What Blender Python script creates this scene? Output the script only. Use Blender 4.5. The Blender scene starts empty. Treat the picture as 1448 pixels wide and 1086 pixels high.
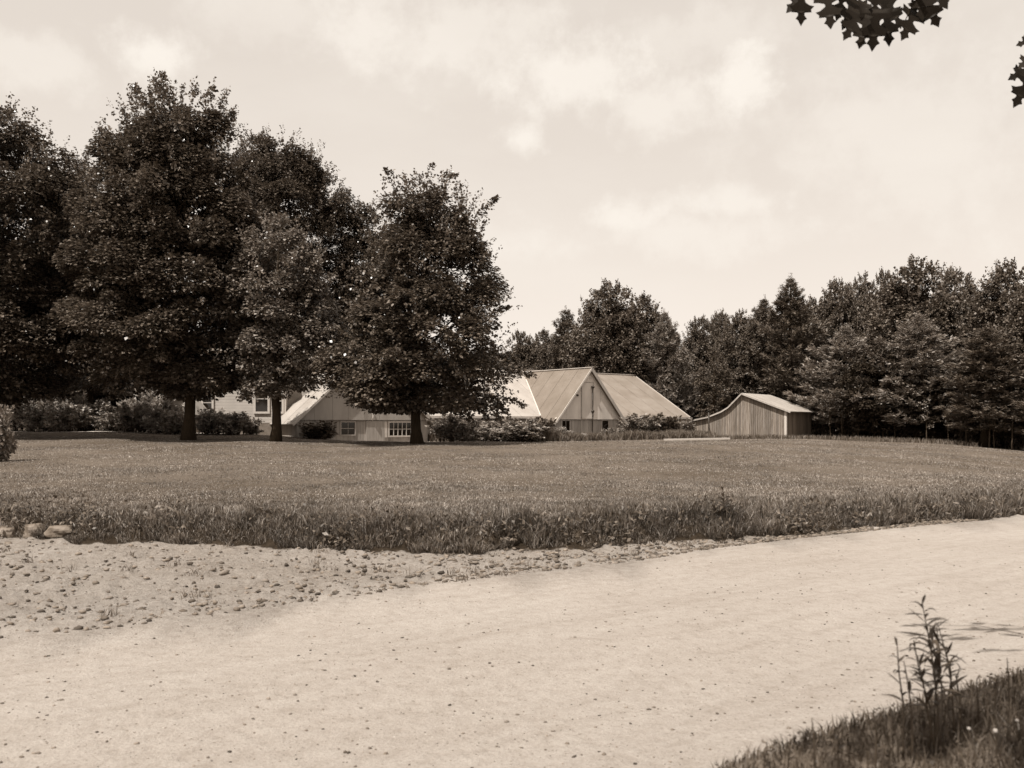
import bpy, math, random
import numpy as np
from mathutils import Vector

R = math.radians
rng = np.random.default_rng(11)
random.seed(5)
scene = bpy.context.scene
COL = scene.collection
F, CX, HY, EYE = 1300.0, 724.0, 597.0, 1.65          # focal length and horizon of the photograph, in its pixels
SUN = np.array([-0.36, -0.46, 1.0]); SUN /= np.linalg.norm(SUN)

def at(px, py, D):
    return np.array([(px-CX)/F*D, D, EYE+(HY-py)/F*D])

# ------------------------------------------------------------------ materials
def tone(v):
    """sepia print colour of a given lightness (linear)"""
    k = min(1.0, max(0.0, v))**0.55
    return (v*1.08, v*min(.975, 0.69+0.50*k), v*min(.875, 0.345+0.945*k), 1)

def nodes(name):
    m = bpy.data.materials.new(name); m.use_nodes = True
    nt = m.node_tree
    return m, nt, nt.nodes['Principled BSDF'], nt.nodes['Material Output']

def N(nt, t, **kw):
    n = nt.nodes.new(t)
    for k, v in kw.items():
        if k in ('inp',):
            for a, b in v.items(): n.inputs[a].default_value = b
        else: setattr(n, k, v)
    return n

def ramp(nt, fac, stops):
    r = nt.nodes.new('ShaderNodeValToRGB')
    e = r.color_ramp.elements
    e[0].position, e[0].color = stops[0]
    e[1].position, e[1].color = stops[-1]
    for p, c in stops[1:-1]:
        q = e.new(p); q.color = c
    nt.links.new(fac, r.inputs[0])
    return r.outputs[0]

def noise(nt, scale, detail=4, rough=.55, vec=None, coord='Object', scl=None):
    n = nt.nodes.new('ShaderNodeTexNoise')
    n.inputs['Scale'].default_value = scale; n.inputs['Detail'].default_value = detail; n.inputs['Roughness'].default_value = rough
    if vec is None:
        tc = nt.nodes.new('ShaderNodeTexCoord'); vec = tc.outputs[coord]
    if scl:
        mp = nt.nodes.new('ShaderNodeMapping'); mp.inputs['Scale'].default_value = scl
        nt.links.new(vec, mp.inputs['Vector']); vec = mp.outputs[0]
    nt.links.new(vec, n.inputs['Vector'])
    return n.outputs['Fac']

def mixc(nt, fac, a, b, blend='MIX'):
    m = nt.nodes.new('ShaderNodeMix'); m.data_type = 'RGBA'; m.blend_type = blend
    for s, v in ((0, fac), (6, a), (7, b)):
        if hasattr(v, 'is_linked'): nt.links.new(v, m.inputs[s])
        else: m.inputs[s].default_value = v
    return m.outputs[2]

def math_(nt, op, a, b=0.0, c=None, clamp=False):
    m = nt.nodes.new('ShaderNodeMath'); m.operation = op; m.use_clamp = clamp
    for i, v in enumerate((a, b) if c is None else (a, b, c)):
        if hasattr(v, 'is_linked'): nt.links.new(v, m.inputs[i])
        else: m.inputs[i].default_value = v
    return m.outputs[0]

def bump(nt, h, strength, dist, bsdf):
    b = nt.nodes.new('ShaderNodeBump'); b.inputs['Strength'].default_value = strength; b.inputs['Distance'].default_value = dist
    nt.links.new(h, b.inputs['Height']); nt.links.new(b.outputs[0], bsdf.inputs['Normal'])

def leaf_mat(name, lo, hi, rough=.5, spec=.35, trans=.25):
    m, nt, b, out = nodes(name)
    g = nt.nodes.new('ShaderNodeNewGeometry')
    c = ramp(nt, g.outputs['Random Per Island'], [(0, tone(lo)), (.75, tone((lo+hi)*.5)), (1, tone(hi))])
    nt.links.new(c, b.inputs['Base Color'])
    b.inputs['Roughness'].default_value = rough
    b.inputs['Specular IOR Level'].default_value = spec
    if trans > 0:
        t = nt.nodes.new('ShaderNodeBsdfTranslucent'); nt.links.new(c, t.inputs['Color'])
        mx = nt.nodes.new('ShaderNodeMixShader'); mx.inputs[0].default_value = trans
        nt.links.new(b.outputs[0], mx.inputs[1]); nt.links.new(t.outputs[0], mx.inputs[2])
        nt.links.new(mx.outputs[0], out.inputs['Surface'])
    return m

def vary(m, lo, hi, scale=.5):
    """broad natural differences of colour across a stand of plants"""
    nt = m.node_tree; b = nt.nodes['Principled BSDF']; src = b.inputs['Base Color'].links[0].from_socket
    f = noise(nt, scale, 5, .6); f2 = noise(nt, scale*7, 4, .6)
    c = mixc(nt, 1.0, src, ramp(nt, f, [(.33, (lo,)*3+(1,)), (.67, (hi,)*3+(1,))]), 'MULTIPLY')
    c = mixc(nt, 1.0, c, ramp(nt, f2, [(.35, (lo,)*3+(1,)), (.65, (hi,)*3+(1,))]), 'MULTIPLY')
    for n in nt.nodes:
        if n.type in ('BSDF_PRINCIPLED', 'BSDF_TRANSLUCENT'): nt.links.new(c, n.inputs['Base Color' if n.type == 'BSDF_PRINCIPLED' else 'Color'])

def plain(name, v, var=.25, scale=3, rough=.8, spec=.2, stretch=None, bumpd=.004, island=0):
    m, nt, b, out = nodes(name)
    f = noise(nt, scale, 6, .62, scl=stretch)
    c = ramp(nt, f, [(.25, tone(v*(1-var))), (.5, tone(v)), (.78, tone(v*(1+var)))])
    if island:
        g = nt.nodes.new('ShaderNodeNewGeometry')
        r = ramp(nt, g.outputs['Random Per Island'], [(0, (1-island,)*3+(1,)), (1, (1+island*.4,)*3+(1,))])
        c = mixc(nt, 1.0, c, r, 'MULTIPLY')
    nt.links.new(c, b.inputs['Base Color'])
    b.inputs['Roughness'].default_value = rough; b.inputs['Specular IOR Level'].default_value = spec
    if bumpd: bump(nt, f, .6, bumpd, b)
    return m

M = {}
M['maple'] = leaf_mat('maple_leaf', .038, .21, .34, .6, .2)
M['maple_light'] = leaf_mat('maple_leaf_pale', .075, .36, .40, .5, .2)
M['broad'] = leaf_mat('woodland_leaf', .050, .235, .5, .4, .18)
M['pine'] = leaf_mat('pine_needles', .052, .225, .5, .35, .12)
M['pine_light'] = leaf_mat('pine_needles_pale', .10, .40, .5, .35, .15)
M['shade_leaf'] = leaf_mat('shaded_wood_leaf', .025, .10, .55, .3, .12)  # leaf colour darkened to paint in the shade low in the wood
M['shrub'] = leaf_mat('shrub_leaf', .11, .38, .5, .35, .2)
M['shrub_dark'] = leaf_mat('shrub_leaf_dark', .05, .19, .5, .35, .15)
M['shrub_wild'] = leaf_mat('bramble_leaf', .13, .42, .5, .35, .2)
M['shrub_pale'] = leaf_mat('shrub_leaf_pale', .20, .52, .5, .35, .25)
M['oak'] = leaf_mat('oak_leaf', .012, .024, .6, .2, .03)
M['weed'] = leaf_mat('weed_leaf', .045, .12, .5, .3, .1)
M['grass'] = leaf_mat('grass_blade', .095, .46, .5, .3, .2)
M['grass_tall'] = leaf_mat('long_grass_blade', .055, .32, .5, .3, .2)
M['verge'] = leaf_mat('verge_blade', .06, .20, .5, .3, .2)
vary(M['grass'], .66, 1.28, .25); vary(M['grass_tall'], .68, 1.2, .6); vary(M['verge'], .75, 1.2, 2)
M['dry'] = leaf_mat('tall_weed_blade', .08, .26, .6, .25, .2)
M['bark'] = plain('bark', .035, .5, 6, .9, .1, (3, 3, .5), .02)
M['bark_pale'] = plain('bark_pale', .075, .5, 6, .9, .1, (3, 3, .5), .01)
M['stone'] = plain('stone', .22, .4, 9, .85, .2, None, .01, .45)
M['rock'] = plain('rock', .15, .75, 5, .85, .2, None, .02, .1)
M['pebble'] = plain('pebble', .17, .5, 20, .85, .2, None, 0, .75)
M['white_wall'] = plain('white_clapboard', .44, .12, 2, .6, .3)
M['white_trim'] = plain('white_trim', .52, .08, 4, .55, .3, None, .001)
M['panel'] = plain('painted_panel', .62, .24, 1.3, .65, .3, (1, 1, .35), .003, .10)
M['panel_shade'] = plain('shaded_panel', .36, .26, 1.3, .65, .3, (1, 1, .35), .003, .10)  # darker copy of the painted panel, tree shade put into its colour
M['lower'] = plain('grey_boards', .38, .25, 2.5, .8, .2, (4, 4, .4), .004, .25)
M['foundation'] = plain('masonry', .20, .3, 5, .9, .15, None, .01)
M['weathered'] = plain('weathered_boards', .22, .55, 2.2, .85, .15, (7, 7, .45), .006, .35)
M['dark_boards'] = plain('dark_boards', .17, .45, 2.2, .85, .15, (9, 9, .35), .006, .4)
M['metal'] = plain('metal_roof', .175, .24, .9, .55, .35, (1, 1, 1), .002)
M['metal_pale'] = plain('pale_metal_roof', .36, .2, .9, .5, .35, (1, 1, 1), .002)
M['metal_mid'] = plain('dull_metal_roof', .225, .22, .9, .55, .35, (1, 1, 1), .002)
M['dark_metal'] = plain('dark_metal', .03, .3, 8, .5, .4)
M['glass'] = plain('dark_glass', .012, .2, 2, .08, .6, None, 0)
M['curtain'] = plain('curtain', .12, .3, 3, .8, .1)
M['plank'] = plain('bleached_plank', .42, .15, 5, .7, .2, (1, 6, 6), .003)
M['petal'] = plain('petal', .34, .2, 9, .7, .2, None, 0)
M['floor'] = plain('forest_floor', .03, .4, 2, .95, .05)

# ------------------------------------------------------------------ object helpers
def link(name, me, mat, parent=None):
    o = bpy.data.objects.new(name, me); COL.objects.link(o)
    if mat is not None:
        for k in (mat if isinstance(mat, (list, tuple)) else [mat]): me.materials.append(k)
    if parent is not None: o.parent = parent
    return o

def mesh_np(name, V, Fc):
    V = np.ascontiguousarray(V, dtype=np.float32); Fc = np.ascontiguousarray(Fc, dtype=np.int32)
    me = bpy.data.meshes.new(name)
    n, k = Fc.shape
    me.vertices.add(len(V)); me.vertices.foreach_set('co', V.ravel())
    me.loops.add(n*k); me.loops.foreach_set('vertex_index', Fc.ravel())
    me.polygons.add(n); me.polygons.foreach_set('loop_start', np.arange(0, n*k, k, dtype=np.int32))
    me.update(calc_edges=True)
    return me

def obj_np(name, V, Fc, mat, parent=None, smooth=False):
    me = mesh_np(name, V, Fc)
    if smooth: me.polygons.foreach_set('use_smooth', np.ones(len(Fc), dtype=bool))
    return link(name, me, mat, parent)

def empty(name, loc, label=None, cat=None, group=None, rz=0):
    o = bpy.data.objects.new(name, None); COL.objects.link(o)
    o.location = loc; o.rotation_euler = (0, 0, rz); o.empty_display_size = .2
    tag(o, label, cat, group); return o

def tag(o, label=None, cat=None, group=None, kind=None):
    if label: o['label'] = label
    if cat: o['category'] = cat
    if group: o['group'] = group
    if kind: o['kind'] = kind
    return o

def copy_tree(o, parent=None):
    c = o.copy(); COL.objects.link(c)
    if parent is not None: c.parent = parent
    for ch in list(o.children): copy_tree(ch, c)
    return c

class MB:
    def __init__(s): s.v = []; s.f = []
    def add(s, verts, faces):
        b = len(s.v); s.v += [tuple(float(x) for x in p) for p in verts]; s.f += [tuple(b+i for i in f) for f in faces]; return s
    def hexa(s, bot, top):
        return s.add(list(bot)+list(top), [(3,2,1,0),(4,5,6,7),(0,1,5,4),(1,2,6,5),(2,3,7,6),(3,0,4,7)])
    def slab(s, a, b, c, d, th):
        a, b, c, d = map(np.array, (a, b, c, d)); n = np.cross(b-a, d-a); n = n/np.linalg.norm(n)*th
        return s.hexa([a-n, b-n, c-n, d-n], [a, b, c, d])
    def box(s, o, e1, e2, e3):
        o, e1, e2, e3 = map(np.array, (o, e1, e2, e3))
        return s.hexa([o, o+e1, o+e1+e2, o+e2], [o+e3, o+e1+e3, o+e1+e2+e3, o+e2+e3])
    def bar(s, a, b, w, h=None, up=(0,0,1)):
        a, b = np.array(a, float), np.array(b, float); d = b-a; d /= np.linalg.norm(d)
        u = np.array(up, float); x = np.cross(d, u); x /= np.linalg.norm(x); y = np.cross(x, d); h = h or w
        o = [a-x*w/2-y*h/2, a+x*w/2-y*h/2, a+x*w/2+y*h/2, a-x*w/2+y*h/2]
        return s.hexa(o, [p+(b-a) for p in o])
    def tube(s, pts, rad, seg=7, caps=True):
        pts = np.array(pts, float); n = len(pts); rad = np.broadcast_to(np.array(rad, float), (n,))
        b = len(s.v); ref = np.array([.31, .95, .07])
        for i in range(n):
            d = pts[min(i+1, n-1)]-pts[max(i-1, 0)]; d /= np.linalg.norm(d)+1e-9
            x = np.cross(d, ref); x /= np.linalg.norm(x)+1e-9; y = np.cross(d, x)
            for k in range(seg):
                t = 2*math.pi*k/seg
                s.v.append(tuple(pts[i]+rad[i]*(math.cos(t)*x+math.sin(t)*y)))
        for i in range(n-1):
            for k in range(seg):
                k2 = (k+1) % seg
                s.f.append((b+i*seg+k, b+i*seg+k2, b+(i+1)*seg+k2, b+(i+1)*seg+k))
        if caps:
            s.f.append(tuple(b+k for k in reversed(range(seg)))); s.f.append(tuple(b+(n-1)*seg+k for k in range(seg)))
        return s
    def build(s, name, mat, parent=None, smooth=False):
        me = bpy.data.meshes.new(name); me.from_pydata(s.v, [], s.f); me.update()
        if smooth: me.polygons.foreach_set('use_smooth', np.ones(len(s.f), dtype=bool))
        return link(name, me, mat, parent)

# ------------------------------------------------------------------ terrain
def sstep(a, b, x):
    t = np.clip((x-a)/(b-a), 0, 1); return t*t*(3-2*t)
def bank_y(X):
    return np.interp(X, [-60,-30,-12,-7.46,-5.85,-2.2,0,1.65,2.41,5.5,9.1,20,60],
                        [26,19,14.6,13.4,12.8,11.75,11.85,12.2,13.0,14.2,16.4,24.2,54])
_bank = bank_y
def bank_y(X):
    X = np.asarray(X, float)
    return _bank(X)+.16*np.sin(1.3*X)+.09*np.sin(3.7*X+1)+.05*np.sin(9.1*X+2)
def road_far(X):
    return np.interp(X, [-60,-10,-3.84,-3,-1.6,0,1.46,2.5,3.7,5.5,9.1,20,60],
                        [-32,2.4,6.9,7.45,8.55,9.84,10.8,11.85,12.8,13.9,16.1,23.7,53])
def road_near(X): return 3.25+.69*X
U0 = [-1.2,-.54,-.36,-.26,-.226,-.17,-.02,.1,.2,.32,.45,.56,.75]
T40 = [1.05,.95,.88,.84,.82,.78,.76,.76,.76,.72,.52,.26,-.15]
T50 = [1.35,1.15,1.07,.96,.82,.60,.52,.60,.68,.68,.42,.04,-.4]
T60 = [1.6,1.3,1.15,.98,.75,.50,.42,.46,.54,.56,.35,-.05,-.5]
T80 = [1.8,1.4,1.1,.9,.7,.5,.4,.4,.45,.4,.3,-.1,-.5]
def ground(X, Y, fine=True):
    X = np.asarray(X, float); Y = np.asarray(Y, float)
    s = Y-bank_y(X)
    u = X/np.maximum(Y, 6)
    bh = np.interp(X, [-12,-4,2,9,20], [.30,.32,.28,.18,.10])
    hb = bh*sstep(-.05, .5, s)
    z40 = np.interp(u, U0, T40); z50 = np.interp(u, U0, T50); z60 = np.interp(u, U0, T60); z80 = np.interp(u, U0, T80)
    t = np.clip(s/np.maximum(40-bank_y(X), 4), 0, 1)
    z = hb+(z40-bh)*(1-(1-t)**1.35)
    a = sstep(40, 50, Y); b = sstep(50, 60, Y); c = sstep(60, 80, Y)
    far = z40+(z50-z40)*a+(z60-z50)*b+(z80-z60)*c
    z = np.where(Y > 40, np.where(s > 0, far, z), z)
    n = road_near(X)-Y
    z = z+.46*np.interp(X, [0, .75], [.3, 1])*sstep(.0, .62, n)*(s < 0)
    w = sstep(.3, 2, s)
    if fine:
        z = z+w*.035*(np.sin(X*.9+1.3*np.sin(Y*.37))*np.sin(Y*.7+X*.21))*np.clip(s/6, 0, 1)
        d = (Y-.72*X)
        z = z+(s < 0)*.018*np.sin(d*2.1+.6*np.sin(X*.5))*sstep(-1, .5, -n)
        sh = (Y > road_far(X)) & (s < 0)
        z = z+sh*sstep(0, .6, Y-road_far(X))*(.022*np.sin(X*2.3+np.sin(Y*1.7))*np.sin(Y*2.9+1.1*np.sin(X*1.2))+.012*np.sin(X*9.1+2*np.sin(Y*3.1))*np.sin(Y*7.7+2*np.sin(X*4.3))+.008*np.sin(X*21+3*np.sin(Y*6))*np.sin(Y*17+2*np.sin(X*8)))
    return z

def build_ground():
    a1 = np.radians(np.concatenate([np.arange(-180, -48, 4), np.arange(-48, 48, .17), np.arange(48, 180, 4)]))
    r = [0.35]
    while r[-1] < 90: r.append(r[-1]*1.0125)
    while r[-1] < 6000: r.append(r[-1]*1.12)
    r = np.array(r)
    A, Q = np.meshgrid(a1, r)
    X = Q*np.sin(A); Y = Q*np.cos(A); Z = ground(X, Y)
    rough = sstep(-.2, .7, Y-road_far(X)+.3*np.sin(X*2.3))*(Y < bank_y(X)-.05)*(Q < 40)         # churned loose ground beside the road
    rj = np.random.default_rng(9).normal(size=X.shape); rj = (rj+np.roll(rj, 1, 1)+np.roll(rj, -1, 1)+np.roll(rj, 2, 1))/2
    Z = Z+rough*.013*np.clip(rj, -1.2, 2.2)
    na, nr = len(a1), len(r)
    V = np.stack([X, Y, Z], -1).reshape(-1, 3)
    i = np.arange(nr-1)[:, None]*na; j = np.arange(na)[None, :]; j2 = (j+1) % na
    Fq = np.stack([i+j, i+na+j, i+na+j2, i+j2], -1).reshape(-1, 4)[:, ::-1]
    Fq = Fq[:, ::-1]
    c = V[Fq].mean(1)
    s = c[:, 1]-bank_y(c[:, 0]); n = road_near(c[:, 0])-c[:, 1]; rf = c[:, 1]-road_far(c[:, 0])
    lawn = s > 0; verge = (n > 0) & ~lawn; road = ~lawn & ~verge & (rf < 0); shoulder = ~lawn & ~verge & ~road
    wood = lawn & (c[:, 1] > 62)
    lawn &= ~wood
    # weights for soft joints, stored per vertex
    sv = V[:, 1]-bank_y(V[:, 0]); nv = road_near(V[:, 0])-V[:, 1]; rv = V[:, 1]-road_far(V[:, 0])
    wob = .22*np.sin(V[:, 0]*1.9)+.15*np.sin(V[:, 0]*5.3+1)+.1*np.sin(V[:, 0]*11)
    w_road = 1-sstep(-1.0, .7, rv+wob*1.6)
    w_green = np.maximum(sstep(-.14, .08, sv), sstep(-.25, .55, nv+wob)); w_soil_shade = (1-sstep(.25, .8, sv))*(sv > -.2)
    def piece(name, mask, mat):
        ff = Fq[mask]; used = np.unique(ff); mp = np.zeros(len(V), int); mp[used] = np.arange(len(used))
        me = mesh_np(name, V[used], mp[ff][:, ::-1])
        for an, w in (('road', w_road), ('green', w_green), ('soil_shade', w_soil_shade)):
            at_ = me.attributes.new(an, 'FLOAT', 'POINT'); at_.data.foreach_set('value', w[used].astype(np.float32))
        me.polygons.foreach_set('use_smooth', np.ones(len(ff), dtype=bool))
        o = link(name, me, mat); o['kind'] = 'structure'; return o
    m = dirt_mat()
    piece('road', road, m); piece('gravel_shoulder', shoulder, m); piece('lawn', lawn, m); piece('verge', verge, m)
    piece('forest_floor', wood, M['floor'])

def dirt_mat():
    m, nt, b, out = nodes('dirt_and_turf')
    tc = nt.nodes.new('ShaderNodeTexCoord'); P = tc.outputs['Object']
    def attr(n):
        a = nt.nodes.new('ShaderNodeAttribute'); a.attribute_name = n; return a.outputs['Fac']
    rd, gr = attr('road'), attr('green')
    # wheel worn streaks run along the road
    rot = nt.nodes.new('ShaderNodeMapping'); rot.inputs['Rotation'].default_value = (0, 0, -R(36)); nt.links.new(P, rot.inputs['Vector'])
    st = noise(nt, 1.0, 5, .6, rot.outputs[0], scl=(.16, 2.1, 1))
    st2 = noise(nt, 1.0, 6, .6, rot.outputs[0], scl=(.9, 5.5, 1))
    big = noise(nt, .45, 4, .6, P)
    fine = noise(nt, 55, 5, .75, P)
    mid = noise(nt, 9, 6, .7, P)
    c_road = ramp(nt, st, [(.30, tone(.235)), (.5, tone(.315)), (.70, tone(.37))])
    c_road = mixc(nt, .38, c_road, ramp(nt, st2, [(.3, tone(.20)), (.55, tone(.325)), (.75, tone(.39))]))
    c_road = mixc(nt, .3, c_road, ramp(nt, big, [(.35, tone(.25)), (.6, tone(.36))]))
    c_road = mixc(nt, .38, c_road, ramp(nt, mid, [(.3, tone(.20)), (.5, tone(.32)), (.7, tone(.38))]))
    c_sh = ramp(nt, mid, [(.28, tone(.16)), (.5, tone(.31)), (.72, tone(.44))])
    c_sh = mixc(nt, .5, c_sh, ramp(nt, big, [(.35, tone(.23)), (.65, tone(.35))]))
    c = mixc(nt, rd, c_sh, c_road)
    c = mixc(nt, 1.0, c, ramp(nt, fine, [(.25, (.68, .66, .64, 1)), (.5, (1, 1, 1, 1)), (.8, (1.16, 1.16, 1.16, 1))]), 'MULTIPLY')
    # pebbly speckle
    vo = nt.nodes.new('ShaderNodeTexVoronoi'); vo.inputs['Scale'].default_value = 24; nt.links.new(P, vo.inputs['Vector'])
    sp = math_(nt, 'LESS_THAN', vo.outputs['Distance'], .17)
    vr = nt.nodes.new('ShaderNodeSeparateColor'); nt.links.new(vo.outputs['Color'], vr.inputs[0])
    sp = math_(nt, 'MULTIPLY', sp, math_(nt, 'GREATER_THAN', vr.outputs[0], .72))
    pc = ramp(nt, vr.outputs[1], [(0, tone(.10)), (.6, tone(.22)), (1, tone(.55))])
    c = mixc(nt, math_(nt, 'MULTIPLY', sp, .8), c, pc)
    c_gr = ramp(nt, mid, [(.3, tone(.06)), (.5, tone(.12)), (.75, tone(.20))])
    c_gr = mixc(nt, .5, c_gr, ramp(nt, noise(nt, .3, 4, .6, P), [(.35, tone(.08)), (.65, tone(.19))]))
    gm = math_(nt, 'MULTIPLY_ADD', mid, .6, math_(nt, 'ADD', gr, -.3), clamp=True)
    gm = math_(nt, 'MULTIPLY', gm, math_(nt, 'GREATER_THAN', gr, .001))
    gm = ramp(nt, gm, [(.15, (0,0,0,1)), (.45, (1,1,1,1))])
    c_gr = mixc(nt, attr('soil_shade'), c_gr, ramp(nt, mid, [(.3, tone(.018)), (.6, tone(.05)), (.8, tone(.13))]))  # bank soil, with the shade of its hollows put into the colour
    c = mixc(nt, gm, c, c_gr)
    nt.links.new(c, b.inputs['Base Color'])
    b.inputs['Roughness'].default_value = .95; b.inputs['Specular IOR Level'].default_value = .12
    h = math_(nt, 'MULTIPLY_ADD', mid, 1.0, math_(nt, 'MULTIPLY', fine, .35))
    h = math_(nt, 'MULTIPLY_ADD', st2, .18, h)
    h = math_(nt, 'MULTIPLY_ADD', sp, .25, h)
    rough = math_(nt, 'MULTIPLY_ADD', rd, -.65, 1.0)
    h = math_(nt, 'MULTIPLY', h, rough)
    bump(nt, h, 1.0, .075, b)
    return m
build_ground()

# ------------------------------------------------------------------ leaf geometry
def unit(a): return a/(np.linalg.norm(a, axis=-1, keepdims=True)+1e-9)
def leaves(P, axis, nrm, L, W, fold=.18):
    """one folded diamond per point: base, side, tip, side"""
    n = len(P); axis = unit(axis); side = unit(np.cross(nrm, axis)); up = np.cross(axis, side)
    L = np.broadcast_to(L, (n,))[:, None]; W = np.broadcast_to(W, (n,))[:, None]
    mid = P+axis*L*.45
    V = np.stack([P, mid+side*W*.5+up*W*fold, P+axis*L, mid-side*W*.5+up*W*fold], 1).reshape(-1, 3)
    return V, np.arange(4*n, dtype=np.int32).reshape(-1, 4)

def rand_dir(n, r): return unit(r.normal(size=(n, 3)))

def crown_from_rows(r, rows, D, trunk_px, dens=1.0, leaf=.16, spray=1.0, depth=1.0, gap=0, boughs=()):
    """leaf mass whose outline at each height follows rows of (photo y, left x, right x); depth like the width"""
    rows = np.array(rows, float)
    z = EYE+(HY-rows[:, 0])/F*D; xl = (rows[:, 1]-CX)/F*D; xr = (rows[:, 2]-CX)/F*D
    order = np.argsort(z); z, xl, xr = z[order], xl[order], xr[order]
    z = z[0]+(z-z[0])*(1-.6*spray**.5/(z[-1]-z[0]))
    cx, rad = (xl+xr)/2, (xr-xl)/2
    zz = np.linspace(z[0], z[-1], 200); rr = np.interp(zz, z, rad); pw = rr*np.ones_like(rr); pw /= pw.sum()
    area = 2*math.pi*float(np.mean(rr))*(zz[-1]-zz[0])
    nc = int(area*1.15*dens)
    ph = r.uniform(0, 6.3, 6)
    zc = r.choice(zz, nc, p=pw)+r.uniform(-.05, .05, nc)
    az = r.uniform(0, 2*math.pi, nc)
    lump = 1+.13*np.sin(3*az+zc*1.3+ph[0])+.11*np.sin(5*az-zc*2.1+ph[1])+.09*np.sin(2*az+4.3*zc+ph[2])
    R0 = np.interp(zc, z, rad)*np.clip(lump, .7, 1.12)*1.05
    rc = r.uniform(.40, 1.0, nc)*np.clip(np.interp(zc, z, rad)/2.2, .5, 1.1)
    q = np.where(r.random(nc) < .72, r.uniform(.80, 1.0, nc), np.sqrt(r.random(nc))*.8)
    rho = np.maximum(R0*q-rc*.72, 0)
    C = np.stack([np.interp(zc, z, cx)+rho*np.cos(az), D+depth*rho*np.sin(az), zc-.35*rc], 1)
    C[:, 2] = np.clip(C[:, 2], z[0]+.1, z[-1]-.4*rc)
    per = (235*dens**.3*(rc/.6)**2).astype(int)+14
    idx = np.repeat(np.arange(nc), per); n = len(idx)
    d = rand_dir(n, r); d[:, 2] = np.abs(d[:, 2])*np.where(r.random(n) < .86, 1, -1)
    P = C[idx]+d*(rc[idx]*(r.random(n)**.36))[:, None]*np.array([1, 1, .62])
    hd = np.hypot(d[:, 0], d[:, 1]); P[:, 2] -= (hd**3)*rc[idx]*.38
    out = np.stack([np.cos(az[idx]), np.sin(az[idx]), np.zeros(n)], 1)
    axis = unit(.8*out+.6*d+np.array([0, 0, -.45])+.5*rand_dir(n, r))
    nrm = unit(np.array([0, 0, 1.0])+.65*d+.5*out+.6*rand_dir(n, r))
    S = leaf*r.uniform(.65, 1.25, n)
    Vs, Fs = [], []
    V, Fc = leaves(P, axis, nrm, S, S*.82); Vs.append(V); Fs.append(Fc); base = len(V)
    # leafy shoots stick out of the outline
    ns = int(area*1.25*spray)
    zc = r.choice(zz, ns, p=pw); zc = zc+(r.random(ns) < .35)*r.uniform(0, 1, ns)*(z[-1]-zc)
    az = r.uniform(0, 2*math.pi, ns); Rs = np.interp(zc, z, rad)
    tn = (zc-z[0])/(z[-1]-z[0])
    B = np.stack([np.interp(zc, z, cx)+Rs*.86*np.cos(az), D+depth*Rs*.86*np.sin(az), zc-.15], 1)
    dr = unit(np.stack([np.cos(az)*(1.1-tn*.75), np.sin(az)*(1.1-tn*.75), -.35+1.5*tn], 1)+.28*rand_dir(ns, r))
    ln = r.uniform(.45, 1.45, ns)*np.clip(Rs/2, .55, 1)
    k = 30
    t = np.linspace(.05, 1, k)
    P = (B[:, None]+dr[:, None]*(ln[:, None]*t)[..., None]).reshape(-1, 3)+(np.tile(.15-.12*t, ns)*np.repeat(np.clip(ln, .4, 1.2), k))[:, None]*r.normal(size=(ns*k, 3))
    dd = np.repeat(dr, k, 0)
    axis = unit(dd*.6+rand_dir(ns*k, r)+np.array([0, 0, -.2])); nrm = unit(rand_dir(ns*k, r)+np.array([0, 0, .9]))
    S = leaf*r.uniform(.6, 1.1, ns*k)*np.tile(1.1-.4*t, ns)
    V, Fc = leaves(P, axis, nrm, S, S*.75); Vs.append(V); Fs.append(Fc+base)
    base = sum(len(v) for v in Vs)
    for (x0, y0, x1, y1, wd) in boughs:                       # long boughs that reach out of the crown
        a, b = at(x0, y0, D), at(x1, y1, D+r.uniform(-.8, .8)); L_ = np.linalg.norm(b-a); k = int(130*L_*max(wd, .15)/.25)
        t = r.random(k)**.8; dd = unit((b-a)[None])
        P = a+(b-a)*t[:, None]+np.array([0, 0, 1])*(.12*L_*np.sin(t*3.1))[:, None]+r.normal(size=(k, 3))*(wd*(1.05-.85*t))[:, None]*np.array([1, 1, .6])
        axis = unit(dd*.7+rand_dir(k, r)+np.array([0, 0, -.4])); nrm = unit(rand_dir(k, r)*.8+np.array([0, 0, 1.0])); S = leaf*r.uniform(.6, 1.15, k)
        V, Fc = leaves(P, axis, nrm, S, S*.8); Vs.append(V); Fs.append(Fc+base); base += len(V)
    V = np.concatenate(Vs); Fc = np.concatenate(Fs)
    if gap:                                                   # a few windows through the leaf mass
        gx = r.uniform(xl.min()*.75+xr.max()*.25, xr.max()*.8+xl.min()*.2, gap); gz = r.uniform(z[0]+.25*(z[-1]-z[0]), z[0]+.62*(z[-1]-z[0]), gap)
        cen = V.reshape(-1, 4, 3).mean(1); keep = np.ones(len(cen), bool)
        for a, b in zip(gx, gz):
            w, h = r.uniform(.10, .30), r.uniform(.08, .22)
            keep &= ((cen[:, 0]-a)/w)**2+((cen[:, 2]-b)/h)**2 > r.uniform(.6, 1.3, len(cen))
        V = V.reshape(-1, 4, 3)[keep].reshape(-1, 3); Fc = np.arange(len(V), dtype=np.int32).reshape(-1, 4)
    return V, Fc, (z, cx, rad)

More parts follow.
